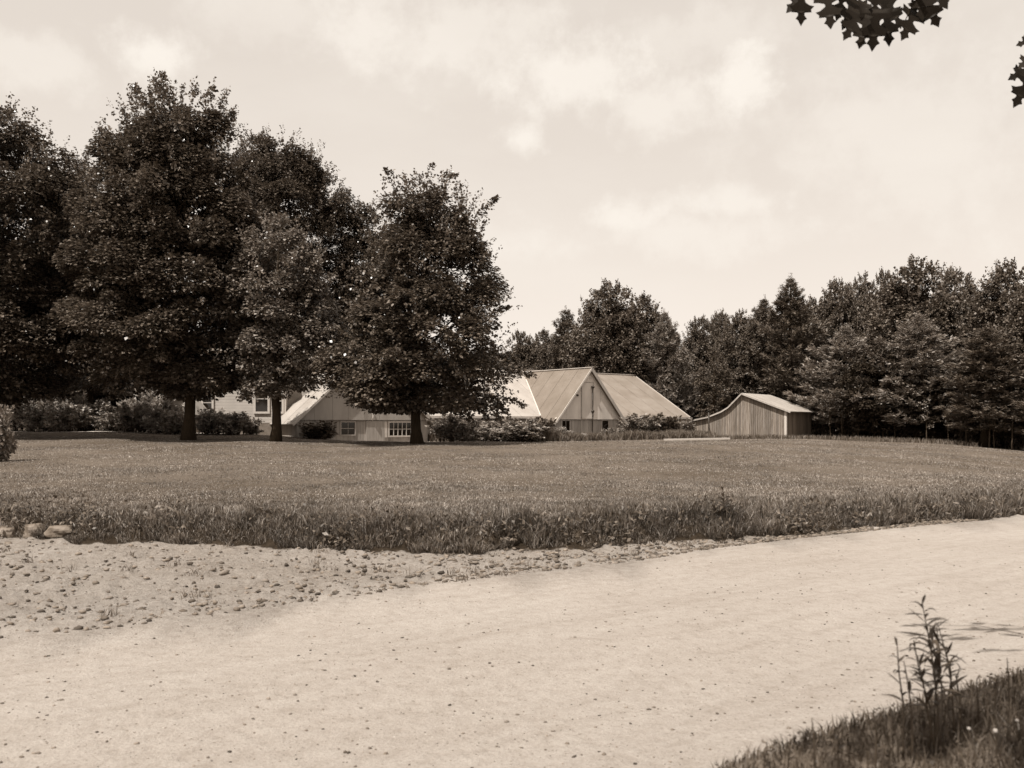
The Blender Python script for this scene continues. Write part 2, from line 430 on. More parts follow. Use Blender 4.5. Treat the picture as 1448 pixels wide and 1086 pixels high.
def maple(px, D, rows, rad, label, mat='maple', seed=0, **kw):
    r = np.random.default_rng(seed)
    V, Fc, (z, cx, rr) = crown_from_rows(r, rows, D, px, **kw)
    X = (px-CX)/F*D; gz = float(ground(X, D)); base = np.array([X, D, gz])
    t = empty('maple_tree', base, label, 'tree', 'maples in a row along the lawn')
    mb = MB(); top = z[-1]-.8
    zt = np.linspace(gz-.15, top, 14); f = (zt-gz)/(top-gz)
    pts = np.stack([X+(np.interp(zt, z, cx)-X)*np.clip(f*1.2-.1, 0, 1)+.06*np.sin(zt*1.7+seed), D+.06*np.cos(zt*1.3+seed), zt], 1)
    rd = rad*(1-f*.86)*(1+.55*np.exp(-np.maximum(zt-gz, 0)/.28))
    mb.tube(pts-base, rd, 12)
    for i in range(16):                                       # limbs
        zb = r.uniform(max(z[0]+.1, gz+1.9), z[0]+.6*(top-z[0])); a = r.uniform(0, 6.28)
        p0 = np.array([np.interp(zb, zt, pts[:, 0]), D, zb]); ze = min(zb+r.uniform(.8, 2.6), top)
        q = np.interp(ze, z, rr)*r.uniform(.55, .85)
        p2 = np.array([np.interp(ze, z, cx)+q*math.cos(a), D+q*math.sin(a), ze]); p1 = (p0+p2)/2+np.array([0, 0, .25])
        b0 = np.interp(zb, zt, rd)*.5
        mb.tube(np.array([p0, .55*p0+.45*p1, p1, p2])-base, [b0, b0*.75, b0*.5, .02], 6)
    mb.build('trunk', M['bark'], t, True)
    obj_np('crown', V-base, Fc, M[mat], t)
    return t

maple(-14, 41, [(132,-45,12),(165,-90,55),(200,-112,92),(235,-130,122),(300,-140,142),(400,-145,152),(480,-135,142),(535,-100,112),(562,-60,62)],
      .25, 'dark maple cut off by the left edge of the photo', seed=1, dens=1.15)
maple(-185, 43, [(150,-215,-160),(190,-260,-120),(300,-290,-80),(420,-290,-85),(520,-250,-110),(560,-220,-140)],
      .25, 'dark maple wholly left of the one at the photo edge', seed=2, dens=.8)
maple(268, 40, [(108,224,244),(122,205,305),(150,186,322),(188,148,330),(225,138,345),(300,118,370),(380,104,382),(450,106,378),(510,126,364),(547,170,335)],
      .245, 'tallest dark maple, its bare trunk standing before the white house', seed=3, dens=1.3, gap=2, boughs=[(235,150,230,104,.2),(200,160,192,122,.22),(165,215,140,182,.22),(290,150,302,124,.2),(320,190,330,160,.2),(330,520,352,568,.26),(300,530,312,560,.26),(205,525,195,560,.3),(170,515,150,550,.3)])
maple(425, 57, [(178,362,374),(192,345,425),(215,332,462),(250,326,484),(300,320,497),(400,328,502),(480,342,498),(530,370,470)],
      .22, 'round crowned maple rising directly behind the small pale leaved maple', seed=4, dens=1.05)
maple(389, 38.5, [(283,382,408),(305,352,434),(340,336,450),(400,326,466),(460,330,476),(510,340,470),(556,352,436)],
      .20, 'small pale leaved maple, shortest of those with a bare trunk', mat='maple_light', seed=5, boughs=[(360,530,340,566,.24),(410,530,428,552,.22),(455,470,478,500,.22)], dens=1.25, leaf=.15)
maple(520, 58, [(275,508,524),(295,490,545),(330,480,566),(400,470,580),(480,474,580),(540,486,566)],
      .2, 'slim maple behind, squeezed left of the lone right hand maple', seed=6, dens=1.3, gap=6)
maple(588, 38, [(237,606,618),(248,550,646),(270,540,664),(290,538,682),(330,530,690),(360,520,692),(410,495,704),(440,484,708),(480,468,712),(520,464,716),(548,474,710),(566,525,694)],
      .21, 'dark maple nearest the barn, with a ragged right side and sky gaps', seed=7, dens=1.15, spray=1.5, gap=22, boughs=[(600,545,545,578,.28),(560,540,500,566,.28),(620,550,652,588,.28),(650,560,690,592,.28),(680,560,718,586,.25),(640,560,664,592,.36),(690,565,706,592,.34),(615,560,630,580,.25),(520,520,468,548,.3),(660,330,704,280,.20),(690,535,757,532,.22),(690,565,742,574,.22),(690,450,718,436,.2),(680,395,706,408,.2),(690,500,728,512,.22),(620,255,646,248,.2),(555,262,546,240,.2),(610,250,612,232,.16)])
maple(125, 53, [(210,108,120),(224,90,152),(260,62,190),(340,40,205),(430,40,205),(510,60,190),(548,90,170)],
      .22, 'lower maple set back between the two tall ones at far left', seed=8, dens=1.25)

# ------------------------------------------------------------------ woodland trees
def pine_proto(seed, H=14.0, W=3.2, mat='pine', spire=False, light=False):
    r = np.random.default_rng(seed); t = empty('pine_tree', (0, 0, 0)); mb = MB()
    zt = np.linspace(-.2, H*.97, 12); px = .12*np.sin(zt*.5+seed); py = .12*np.cos(zt*.4+seed)
    mb.tube(np.stack([px, py, zt], 1), .22*(1-zt/H*.92)+.01, 8)
    Ps, As = [], []
    zb = H*.16
    while zb < H*.985:
        f = (zb-H*.16)/(H*.84)
        w = W*((1-f)**(.95 if spire else .78))*(.62+.38*min(1, f*4+.2))*r.uniform(.62, 1.3)
        nb = r.integers(5, 8); a0 = r.uniform(0, 6.28)
        for k in range(nb):
            a = a0+k*6.283/nb+r.uniform(-.25, .25); L = w*r.uniform(.5, 1.2)+.24*(1-f)**.7
            out = np.array([math.cos(a), math.sin(a), 0]); rise = (-.12 if spire else .05)+.55*f
            s = np.linspace(0, 1, 5)
            pts = np.array([0, 0, zb])+out*(L*s)[:, None]+np.array([0, 0, 1])*(L*(rise*s-.12*np.sin(s*3.1)+.18*s**3))[:, None]
            mb.tube(pts, np.linspace(.045, .01, 5)*(1.2-f*.6), 4, False)
            nt_ = int(6+L*8)
            for q in range(nt_):
                s_ = r.uniform(.28, 1.0)**.8; p = np.array([np.interp(s_, s, pts[:, i]) for i in range(3)])
                sd = np.array([-out[1], out[0], 0])*r.uniform(-1, 1)*L*.34*(1.15-s_*.6)
                c = p+sd+np.array([0, 0, r.uniform(-.05, .10)])
                m = 15
                d = unit(rand_dir(m, r)*.75+out*.7+unit(sd)*.35+np.array([0, 0, .35]))
                Ps.append(np.repeat(c[None], m, 0)+.07*r.normal(size=(m, 3))); As.append(d)
        zb += r.uniform(.5, .95)*(1-.4*f)
    tip = np.array([px[-1], py[-1], H*.95]); m = 60
    Ps.append(tip+np.stack([.06*r.normal(size=m), .06*r.normal(size=m), r.uniform(0, .9, m)], 1)); As.append(unit(rand_dir(m, r)*.6+np.array([0, 0, .8])))
    P = np.concatenate(Ps); A = np.concatenate(As); n = len(P)
    sz = np.clip((H*1.02-P[:, 2])/(H*.22), .45, 1)
    V, Fc = leaves(P, A, rand_dir(n, r)+np.array([0, 0, .8]), r.uniform(.22, .46, n)*sz, r.uniform(.06, .12, n)*sz, .1)
    mb.build('trunk', M['bark'], t, True); obj_np('crown', V, Fc, M[mat], t)
    return t

def broad_proto(seed, H=12.0, W=3.2, mat='broad', low=.12, leaf=.22):
    r = np.random.default_rng(seed); t = empty('broadleaf_tree', (0, 0, 0)); D = 40.0
    k = F/D; e = EYE
    prof = [(.99, .10), (.95, .32), (.86, .62), (.72, .86), (.55, 1.0), (.38, .96), (.24, .8), (low, .5)]
    rows = [(HY-(h*H-e)*k, CX-w*W*k*r.uniform(.86, 1.12), CX+w*W*k*r.uniform(.86, 1.12)) for h, w in prof]
    V, Fc, _ = crown_from_rows(r, rows, D, CX, dens=.85, leaf=leaf, spray=1.2)
    V = V-np.array([0, D, 0])
    mb = MB(); zt = np.linspace(-.2, H*.85, 10)
    mb.tube(np.stack([.15*np.sin(zt*.6+seed), .15*np.cos(zt*.5), zt], 1), .2*(1-zt/H*.9), 8)
    mb.build('trunk', M['bark'], t, True); obj_np('crown', V, Fc, M[mat], t)
    return t

PROTO = {
    'pineA': (pine_proto(21), 14.0, 3.2), 'pineB': (pine_proto(22, 13, 2.9), 13.0, 2.9), 'pineL': (pine_proto(23, 12, 3.4, 'pine_light'), 12.0, 3.4),
    'broadA': (broad_proto(31), 12.0, 3.2), 'broadB': (broad_proto(32, 12, 3.4), 12.0, 3.4),
    'broadD': (broad_proto(34, 12, 3.3, 'shade_leaf'), 12.0, 3.3), 'broadS': (broad_proto(33, 9, 1.5, 'shrub_dark', .04, .16), 9.0, 1.5)}
used = set(); shrub_later = []
def wood(kind, px, top, hw, D, label=None, group='woodland trees behind the farm'):
    p, H, W = PROTO[kind]
    X = (px-CX)/F*D; gz = float(ground(X, D)); h = EYE+(HY-top)/F*D-gz; w = hw/F*D*(1.45 if kind[:4] in ('pine', 'spir') else 1.08)
    if kind in used: o = copy_tree(p)
    else: used.add(kind); o = p
    o.location = (X, D, gz); sx = w/W; o.scale = (sx, sx, h/H); o.rotation_euler = (0, 0, random.uniform(0, 6.28))
    o['category'] = 'tree'; o['group'] = group; o['label'] = label or 'one of the trees standing hidden deep in the wood'
    return o

W_ = [
 ('broadA', 735, 462, 34, 78, 'low leafy tree just right of the dark maple, behind the barn roof'),
 ('broadA', 768, 460, 30, 84, 'thin leafy tree left of the narrow pine behind the barn ridge'),
 ('pineB', 801, 436, 30, 80, 'narrow dark pine between low trees and the tall one behind the barn'),
 ('broadB', 862, 388, 52, 74, 'tallest broad tree behind the barn gable'),
 ('broadA', 908, 408, 44, 77, 'broad tree leaning against the right side of the tallest behind the barn'),
 ('pineL', 940, 442, 36, 73, 'pale feathery tree above the right end of the farmhouse roof'),
 ('broadA', 990, 440, 30, 78, 'slender tree rising over the left end of the shed lean-to'),
 ('broadS', 1008, 482, 24, 67, 'slim vine covered tree directly left of the shed peak'),
 ('broadA', 1018, 432, 22, 86, 'thin far tree showing its tip between the slender tree and the shed trees'),
 ('broadB', 1048, 432, 34, 74, 'rounded tree standing directly behind the shed peak'),
 ('pineA', 1080, 420, 36, 80, 'pine just left of the pointed conifer behind the shed roof'),
 ('pineA', 1118, 390, 44, 72, 'pointed conifer standing highest above the shed roof'),
 ('broadA', 1152, 412, 34, 82, 'leafy tree immediately right of the pointed conifer'),
 ('broadA', 1184, 385, 38, 74, 'leafy tree with a rough slanting top halfway between the conifer and the great rounded tree'),
 ('broadB', 1220, 378, 34, 82, 'far leafy tree with a knobbly top left of the great rounded tree'),
 ('broadA', 1250, 372, 34, 80, 'leafy tree tucked against the left flank of the great rounded one'),
 ('broadB', 1296, 354, 62, 68, 'great rounded tree, highest of the wood on the right'),
 ('broadA', 1350, 370, 48, 72, 'rounded tree filling the right shoulder of the great rounded tree'),
 ('pineL', 1196, 462, 56, 64, 'sunlit pale pine spreading in front at the right of the shed'),
 ('pineA', 1385, 408, 44, 66, 'pine in the dip between the great rounded tree and the right edge tree'),
 ('broadB', 1425, 358, 58, 64, 'tall rounded tree close to the right edge of the photo'),
 ('broadA', 1475, 372, 60, 58, 'tree cut through by the right edge of the photo'),
 ('pineL', 1300, 445, 60, 60, 'lower pine in front below the great rounded tree'),
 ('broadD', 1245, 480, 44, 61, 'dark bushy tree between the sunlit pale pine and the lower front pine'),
 ('pineB', 1395, 462, 56, 54, 'front pine with low sunlit boughs near the right edge'),
]
for a in W_: wood(*a)
for a in [('pineA', 1545, 350, 66, 56), ('broadB', 1620, 360, 70, 55), ('pineB', 1700, 350, 66, 54), ('broadA', 1800, 350, 80, 53), ('pineA', 1490, 480, 50, 51), ('broadB', 1580, 480, 60, 50)]: wood(*a, label='one of the wood edge trees standing beyond the right edge of the photo')
for px in range(700, 1760, 46):
    wood(random.choice(['broadA', 'broadB', 'pineA', 'pineB']), px+random.uniform(-12, 12), (470 if px < 1000 else 440 if px < 1150 else 415)+random.uniform(-8, 20), random.uniform(40, 54), random.uniform(88, 97))
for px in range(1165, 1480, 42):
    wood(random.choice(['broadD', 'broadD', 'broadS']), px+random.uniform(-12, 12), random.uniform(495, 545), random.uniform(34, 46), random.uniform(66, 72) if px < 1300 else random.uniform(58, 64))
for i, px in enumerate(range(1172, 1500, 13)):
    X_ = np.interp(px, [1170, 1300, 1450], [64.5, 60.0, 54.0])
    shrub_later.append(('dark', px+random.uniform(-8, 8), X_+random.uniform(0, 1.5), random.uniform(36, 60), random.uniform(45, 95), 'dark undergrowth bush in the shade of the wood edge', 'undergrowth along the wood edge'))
for px in range(-320, 700, 62):
    wood(random.choice(['broadA', 'broadB', 'pineA']), px+random.uniform(-12, 12), 455+random.uniform(-25, 25)+(20 if px > 430 else 0), random.uniform(48, 60), random.uniform(74, 84), label='one of the trees of the far wood behind the white house and maples')

# the dark mass deep in the wood
def deep_wood():
    r = np.random.default_rng(77); n = 60000
    u = r.uniform(-.95, .98, n); D = r.uniform(100, 108, n)
    top = np.interp(u, [-1, -.2, .0, .2, .3, .5, 1], [8, 6, 6.5, 6.5, 7.5, 9, 10])
    X = u*D; Z = ground(X, D)+r.uniform(0, 1, n)**.9*top*(1+.2*np.sin(X*.9)+.1*np.sin(X*2.3))
    P = np.stack([X, D, Z], 1)
    V, Fc = leaves(P, rand_dir(n, r)+np.array([0, 0, .2]), rand_dir(n, r)+np.array([0, -.5, .6]), r.uniform(.5, .9, n), r.uniform(.45, .8, n))
    o = obj_np('distant_wood', V, Fc, M['broad']); tag(o, 'dark mass of foliage deep behind the nearer wood trees', 'wood', None, 'stuff')
deep_wood()

# thin bare trunks at the wood edge
def sapling():
    t = empty('sapling', (0, 0, 0)); mb = MB(); z = np.linspace(-.1, 5.2, 8)
    mb.tube(np.stack([.10*np.sin(z*.9), .08*np.cos(z*.7), z], 1), .055*(1-z/6.2), 6)
    r = np.random.default_rng(3); Ps = []
    for i in range(9):
        a = r.uniform(0, 6.28); zb = r.uniform(1.2, 4.8); L = r.uniform(.4, .9); d = np.array([math.cos(a), math.sin(a), .5])
        mb.tube([np.array([0, 0, zb]), np.array([0, 0, zb])+d*L], [.016, .005], 4)
        Ps.append(np.array([0, 0, zb])+d*L*r.uniform(.4, 1.1, (24, 1))+.12*r.normal(size=(24, 3)))
    mb.build('trunk', M['bark_pale'], t, True); P = np.concatenate(Ps); n = len(P)
    V, Fc = leaves(P, rand_dir(n, r), rand_dir(n, r)+np.array([0, 0, 1]), .16, .12); obj_np('crown', V, Fc, M['shrub'], t)
    return t
sp0 = sapling()
for i, (px, D, s) in enumerate([(1176,62,.7),(1190,62.5,.8),(1238,61,.75),(1250,60.5,.9),(1257,61,1.05),(1268,60,.85),(1276,60.5,.6),(1310,57.5,.7),(1368,54.5,.9),(1398,53,.95),(1406,53,.7),(1432,52,.8),(1215,61.5,.6),(1340,56,.6)]):
    o = sp0 if i == 0 else copy_tree(sp0)
    X = (px-CX)/F*D; o.location = (X, D, float(ground(X, D))); o.scale = (s, s, s); o.rotation_euler = (R(random.uniform(-5, 5)), R(random.uniform(-5, 5)), random.uniform(0, 6))
    tag(o, 'thin bare stemmed sapling at the dark edge of the wood right of the shed', 'sapling', 'saplings along the wood edge')

# ------------------------------------------------------------------ shrubs
def shrub_proto(name, seed, mat, spiky=0.0, leaf=.12):
    r = np.random.default_rng(seed); t = empty(name, (0, 0, 0)); mb = MB()
    Ps, As, Ns = [], [], []
    for i in range(26):
        a = r.uniform(0, 6.28); q = math.sqrt(r.random())*.42; h = r.uniform(.32, 1.0)*(1-.45*q)
        p0 = np.array([.1*math.cos(a), .1*math.sin(a), 0]); p2 = np.array([q*math.cos(a), q*math.sin(a), h]); p1 = np.array([.6*q*math.cos(a), .6*q*math.sin(a), h*.6])
        mb.tube([p0, p1, p2], [.012, .008, .003], 4, False)
        m = 130; s = r.uniform(.15, 1.0, m)**.7
        c = np.where(s[:, None] < .6, p0+(p1-p0)*(s[:, None]/.6), p1+(p2-p1)*((s[:, None]-.6)/.4))
        sp = .085*(1-spiky*.55)
        d = rand_dir(m, r); Ps.append(c+d*sp*r.random((m, 1))**.5*1.25); As.append(unit(d+np.array([0, 0, .25+spiky]))); Ns.append(unit(d*.6+np.array([0, 0, .8])+.4*rand_dir(m, r)))
    P, A, Nn = map(np.concatenate, (Ps, As, Ns)); P[:, 2] = np.maximum(P[:, 2], .02); n = len(P)
    S = leaf*r.uniform(.6, 1.25, n)
    V, Fc = leaves(P, A, Nn, S, S*(.75-.4*spiky))
    mb.build('stem', M['bark'], t); obj_np('foliage', V, Fc, M[mat], t)
    return t
def wild_proto(seed, mat):
    r = np.random.default_rng(seed); t = empty('shrub', (0, 0, 0)); mb = MB(); Ps, As = [], []
    for i in range(44):
        a = r.uniform(0, 6.28); reach = r.uniform(.1, .62); h = r.uniform(.3, 1.08)*(1-.45*reach); f0 = r.uniform(0, .3)
        ss = np.linspace(0, 1, 6); out = f0+(reach-f0)*ss**1.3; up = h*np.sin(ss*1.75)/math.sin(1.57)
        c = np.stack([out*math.cos(a), out*math.sin(a), up], 1); mb.tube(c, np.linspace(.010, .003, 6), 4, False)
        m = int(r.uniform(50, 110)); q_ = r.uniform(.1, 1, m)**.75
        p = np.stack([np.interp(q_, ss, c[:, k]) for k in range(3)], 1)+r.normal(0, .034, (m, 3)); Ps.append(p)
        As.append(unit(rand_dir(m, r)+np.array([math.cos(a), math.sin(a), .3])*.5))
    P, A = np.concatenate(Ps), np.concatenate(As); P[:, 2] = np.maximum(P[:, 2], .02); n = len(P); S = r.uniform(.05, .11, n)
    V, Fc = leaves(P, A, rand_dir(n, r)*.6+np.array([0, 0, 1.0]), S, S*.6)
    mb.build('stem', M['bark'], t); obj_np('foliage', V, Fc, M[mat], t); return t
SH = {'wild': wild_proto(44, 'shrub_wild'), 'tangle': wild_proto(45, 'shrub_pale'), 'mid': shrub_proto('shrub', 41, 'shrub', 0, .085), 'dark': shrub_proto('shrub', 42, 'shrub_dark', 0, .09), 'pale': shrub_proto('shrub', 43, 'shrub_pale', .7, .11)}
sused = set()
def shrub(kind, px, D, w, h, label, group='shrubs around the buildings'):
    o = copy_tree(SH[kind]) if kind in sused else SH[kind]; sused.add(kind)
    X = (px-CX)/F*D; o.location = (X, D, float(ground(X, D))-.04); ww, hh = w/F*D, h/F*D
    o.scale = (ww, ww*.85, hh); o.rotation_euler = (0, 0, random.uniform(0, 6.28)); tag(o, label, 'shrub', group)
for a in [
 ('tangle', 22, 51.5, 62, 62, 'grey green shrub at the far left under the edge maple'),
 ('wild', 74, 52, 66, 52, 'low wide shrub second from the left edge'),
 ('tangle', 122, 51.5, 62, 54, 'pale shrub between the low wide one and the short round one'),
 ('wild', 160, 51, 48, 30, 'short round shrub before the spiky pale bush'),
 ('pale', 205, 51, 84, 66, 'spiky pale bush left of the tallest maple trunk'),
 ('mid', 246, 47.5, 52, 40, 'small shrub touching the left side of the tallest maple trunk'),
 ('tangle', 300, 47.5, 70, 38, 'pale leafy bush under the small pair of house windows'),
 ('wild', 332, 47, 60, 34, 'leafy bush between the two house windows'),
 ('dark', 452, 47.5, 66, 30, 'dark rounded bush at the left corner of the long gabled wing'),
 ('wild', 642, 44, 78, 42, 'large leafy bush right of the maple nearest the barn'),
 ('wild', 700, 53, 84, 33, 'bushy hedge plant under the low roof left of the barn gable'),
 ('wild', 742, 53, 84, 36, 'bushy hedge plant in the middle of the row left of the barn gable'),
 ('dark', 770, 54, 46, 38, 'dark hedge plant touching the left corner of the barn gable'),
 ('wild', 905, 58.5, 60, 40, 'dark bush at the right corner of the barn gable'),
 ('dark', 936, 59, 62, 42, 'widest dark bush under the right farmhouse roof'),
 ('mid', 966, 60, 44, 34, 'low bush beside the lean-to end of the shed'),
 ('tangle', 48, 50.5, 60, 44, 'tangled pale shrub filling the gap right of the leftmost shrub'),
 ('wild', 98, 50, 64, 40, 'straggling low shrub third from the left edge'),
 ('wild', 184, 49.5, 70, 44, 'straggling shrub leaning against the spiky pale bush'),
 ('tangle', 228, 49, 62, 52, 'tangled pale shrub below the sloping roof of the white house'),
 ('wild', 354, 48.5, 40, 26, 'small straggling shrub under the wide house window'),
 ('tangle', 674, 50, 66, 26, 'tangled pale shrub filling the gap right of the large leafy bush'),
 ('wild', 722, 51.5, 80, 26, 'low straggling growth in front of the hedge plants left of the gable'),
 ('tangle', 790, 54, 40, 22, 'low tangled growth under the left gable window of the barn'),
 ('wild', 868, 56, 40, 20, 'low straggling growth under the right gable window of the barn')]: shrub(*a)
shrub('mid', -6, 24, 62, 92, 'sapling like bush leaning into the left edge of the lawn', 'shrubs around the buildings')

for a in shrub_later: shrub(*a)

# ------------------------------------------------------------------ buildings
TH = R(38)
E1 = np.array([math.cos(TH), math.sin(TH), 0]); E2 = np.array([math.sin(TH), -math.cos(TH), 0]); UP = np.array([0, 0, 1.0])
G0 = np.array([2.67, 57.0, 0])
def q(a, b, z): return G0+E1*a+E2*b+UP*z              # along the facade, towards the viewer, up

def roof_slab(mb, A, B, C, D, th=.07, ribs=1.1):
    A, B, C, D = map(np.array, (A, B, C, D)); mb.slab(A, B, C, D, th)
    n = np.cross(B-A, D-A); n /= np.linalg.norm(n); k = max(2, int(np.linalg.norm(B-A)/ribs))
    for i in range(1, k):
        f = i/k; p, q_ = A+(B-A)*f+n*.012, D+(C-D)*f+n*.012; mb.bar(p, q_, .02, .006, n)

def boards(mb, o, e, up_fn, w, total, th, zb, nrm, jit=.0, gap=.012):
    """vertical boards along e from o; each runs from zb to up_fn(s)"""
    s = 0.0
    while s < total-1e-3:
        b = min(s+w*random.uniform(.85, 1.15), total); c = b-gap; dz = random.uniform(-jit, jit)
        p = [o+e*s, o+e*c]; j = nrm*(th+random.uniform(0, .006))
        bot = [p[0]+UP*zb, p[1]+UP*zb, p[1]+j+UP*zb, p[0]+j+UP*zb]
        top = [p[0]+UP*(up_fn(s)+dz), p[1]+UP*(up_fn(c)+dz), p[1]+j+UP*(up_fn(c)+dz), p[0]+j+UP*(up_fn(s)+dz)]
        mb.hexa(bot, top); s = b

def window(parent, frame, o, ex, nrm, w, h, cols, rows, fr=.07, mat_f='white_trim', proud=.03, bars=.03):
    """o = lower left corner on the wall"""
    f = MB()
    f.box(o-ex*fr-UP*fr, ex*(w+2*fr), nrm*proud, UP*fr); f.box(o-ex*fr+UP*h, ex*(w+2*fr), nrm*proud, UP*fr)
    f.box(o-ex*fr, ex*fr, nrm*proud, UP*h); f.box(o+ex*w, ex*fr, nrm*proud, UP*h)
    for i in range(1, cols): f.box(o+ex*(w*i/cols-bars/2), ex*bars, nrm*proud*.8, UP*h)
    for i in range(1, rows): f.box(o+UP*(h*i/rows-bars/2)+ex*.001, ex*(w-.002), nrm*proud*.7, UP*bars)
    win = f.build('window', M[mat_f], parent)
    g = MB().box(o, ex*w, nrm*.012, UP*h); g.build('pane', M['glass'], win)
    return win

def gable_wing(root, a0, W, b0, L, zb, ze, rise, mroof, mpanel, ov=.28, front=True):
    """cross gable: front at b0, ridge runs back L"""
    am = a0+W/2; sl = rise/(W/2)
    r1 = MB(); e = ov
    roof_slab(r1, q(a0-e, b0-L, ze-e*sl), q(a0-e, b0+e, ze-e*sl), q(am, b0+e, ze+rise), q(am, b0-L, ze+rise))
    r = r1.build('roof', M[mroof], root)
    r2 = MB(); roof_slab(r2, q(a0+W+e, b0+e, ze-e*sl), q(a0+W+e, b0-L, ze-e*sl), q(am, b0-L, ze+rise), q(am, b0+e, ze+rise)); r2.build('roof', M[mroof], root)
    t = MB(); rake_shade = MB()
    for sx in (-1, 1):
        ea = a0-e if sx < 0 else a0+W+e
        (t if sx < 0 else rake_shade).bar(q(ea, b0+e+.02, ze-e*sl-.06), q(am-.02*sx*0, b0+e+.02, ze+rise-.06-.03*(sx > 0)), .035, .11 if sx < 0 else .2, UP)
    t.bar(q(am, b0+e+.04, ze+rise+.03), q(am, b0-L, ze+rise+.03), .16, .04)
    t.build('trim', M['white_trim'], root); rake_shade.build('trim', M['lower'], root)  # right rake takes a darker tone, painting the roof edge as shaded
    g = MB(); fn = lambda s: ze+.02+max(.0, (min(s, W-s))*sl)-.12
    boards(g, q(a0, b0, 0), E1, lambda s: max(ze+.01, fn(s)), .95, W, .05, ze-.03, E2, gap=.010)
    g.build('gable_wall', M[mpanel], root)
    lw = MB(); boards(lw, q(a0+.08, b0-.10, 0), E1, lambda s: ze-.035, .22, W-.16, .04, zb, E2, gap=.008)
    lw.build('wall', M['lower'], root)
    for a_ in (a0+.06, a0+W-.12): MB().box(q(a_, b0-.12-L, zb), E1*.06, E2*L, UP*(ze-zb-.15)).build('side_wall', M['lower'], root)
    return sl

house = empty('farmhouse', tuple(q(0, 0, .3)), 'long low farmhouse with pale metal roofs, steep gable and dark bushes in front', 'farmhouse')
HOUSE0 = np.array(house.location)
def at_home(o): pass
zb, ze = .2, 1.86
# main range: ridge along E1 behind the gables
bE, zE, run, zR = -1.57, 2.02, 5.45, 5.28
aL, aR = -8.6, 14.3
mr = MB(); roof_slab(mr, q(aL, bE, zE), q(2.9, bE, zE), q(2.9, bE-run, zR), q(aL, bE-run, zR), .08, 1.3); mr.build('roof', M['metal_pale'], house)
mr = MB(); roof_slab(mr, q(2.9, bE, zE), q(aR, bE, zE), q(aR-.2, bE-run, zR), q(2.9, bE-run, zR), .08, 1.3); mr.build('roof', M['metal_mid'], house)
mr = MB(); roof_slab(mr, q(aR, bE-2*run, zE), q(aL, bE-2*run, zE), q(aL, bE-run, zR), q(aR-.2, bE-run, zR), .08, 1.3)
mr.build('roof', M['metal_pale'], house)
tr = MB(); tr.bar(q(aR+.02, bE, zE-.05), q(aR-.18, bE-run, zR-.05), .04, .16); tr.bar(q(aL, bE-run, zR+.03), q(aR-.15, bE-run, zR+.03), .18, .05)
tr.bar(q(aL, bE+.03, zE-.07), q(-.3, bE+.03, zE-.07), .04, .13); tr.bar(q(6.1, bE+.03, zE-.07), q(aR, bE+.03, zE-.07), .04, .13)
sB = 3.26/(5.71/2); sH = (zR-zE)/run                    # valley flashing between the steep gable and the main slope
p0 = q((zE-ze)/sB, bE, zE+.05); k = 4.2; p1 = q((zE+sH*k-ze)/sB, bE-k, zE+sH*k+.05); tr.bar(p0, p1, .08, .02)
tr.build('trim', M['white_trim'], house)
wl = MB(); boards(wl, q(aL+.2, bE-.35, 0), E1, lambda s: zE-.02, .2, 8.4, .04, zb, E2); wl.build('wall', M['lower'], house); wl = MB(); boards(wl, q(5.9, bE-.35, 0), E1, lambda s: zE-.02, .2, 8.1, .04, zb, E2)
wl.build('wall', M['lower'], house)
we = MB(); pk = lambda s: zE+sH*min(s, 2*run-s)-.12
boards(we, q(aR-.3, bE, 0), -E2, pk, .25, 2*run, .05, zb, E1); we.build('wall', M['lower'], house)
# steep gable with its hatch door, little windows and conduit
gable_wing(house, 0, 5.71, 0, 7.0, zb, ze, 3.26, 'metal', 'panel')
dr = MB(); dr.box(q(2.18, .05, ze+.02), E1*.95, E2*.035, UP*2.28)
hd = dr.build('hatch_door', M['panel'], house)
f = MB()
for a in (2.12, 3.13): f.box(q(a, .05, ze+.02), E1*.06, E2*.05, UP*2.34)
f.box(q(2.18, .05, ze+2.30), E1*.95, E2*.05, UP*.06); f.build('door_frame', M['lower'], hd)
c = MB(); c.tube([q(3.02, .16, .9), q(3.02, .16, 3.95)], .028, 8)
cd = c.build('conduit', M['dark_metal'], house, True)
for z_ in (2.35, 3.90):
    b_ = MB(); b_.tube([q(3.02, .09, z_), q(3.02, .15, z_), q(3.02, .27, z_-.02)], [.05, .09, .07], 10); b_.build('junction_box', M['dark_metal'], cd, True)
kn = MB(); kn.tube([q(1.78, .05, 3.35), q(1.78, .15, 3.35)], [.06, .06], 10); kn.build('lamp', M['dark_metal'], house)
window(house, None, q(.62, -.06, 1.08), E1, E2, .62, .66, 2, 1, .07, 'lower')
window(house, None, q(4.05, -.06, 1.12), E1, E2, .55, .62, 1, 1, .06, 'lower')
for a in (1.42, 2.2, 3.15, 4.85): MB().box(q(a, -.055, zb), E1*.09, E2*.03, UP*(ze-zb-.05)).build('post', M['lower'], house)
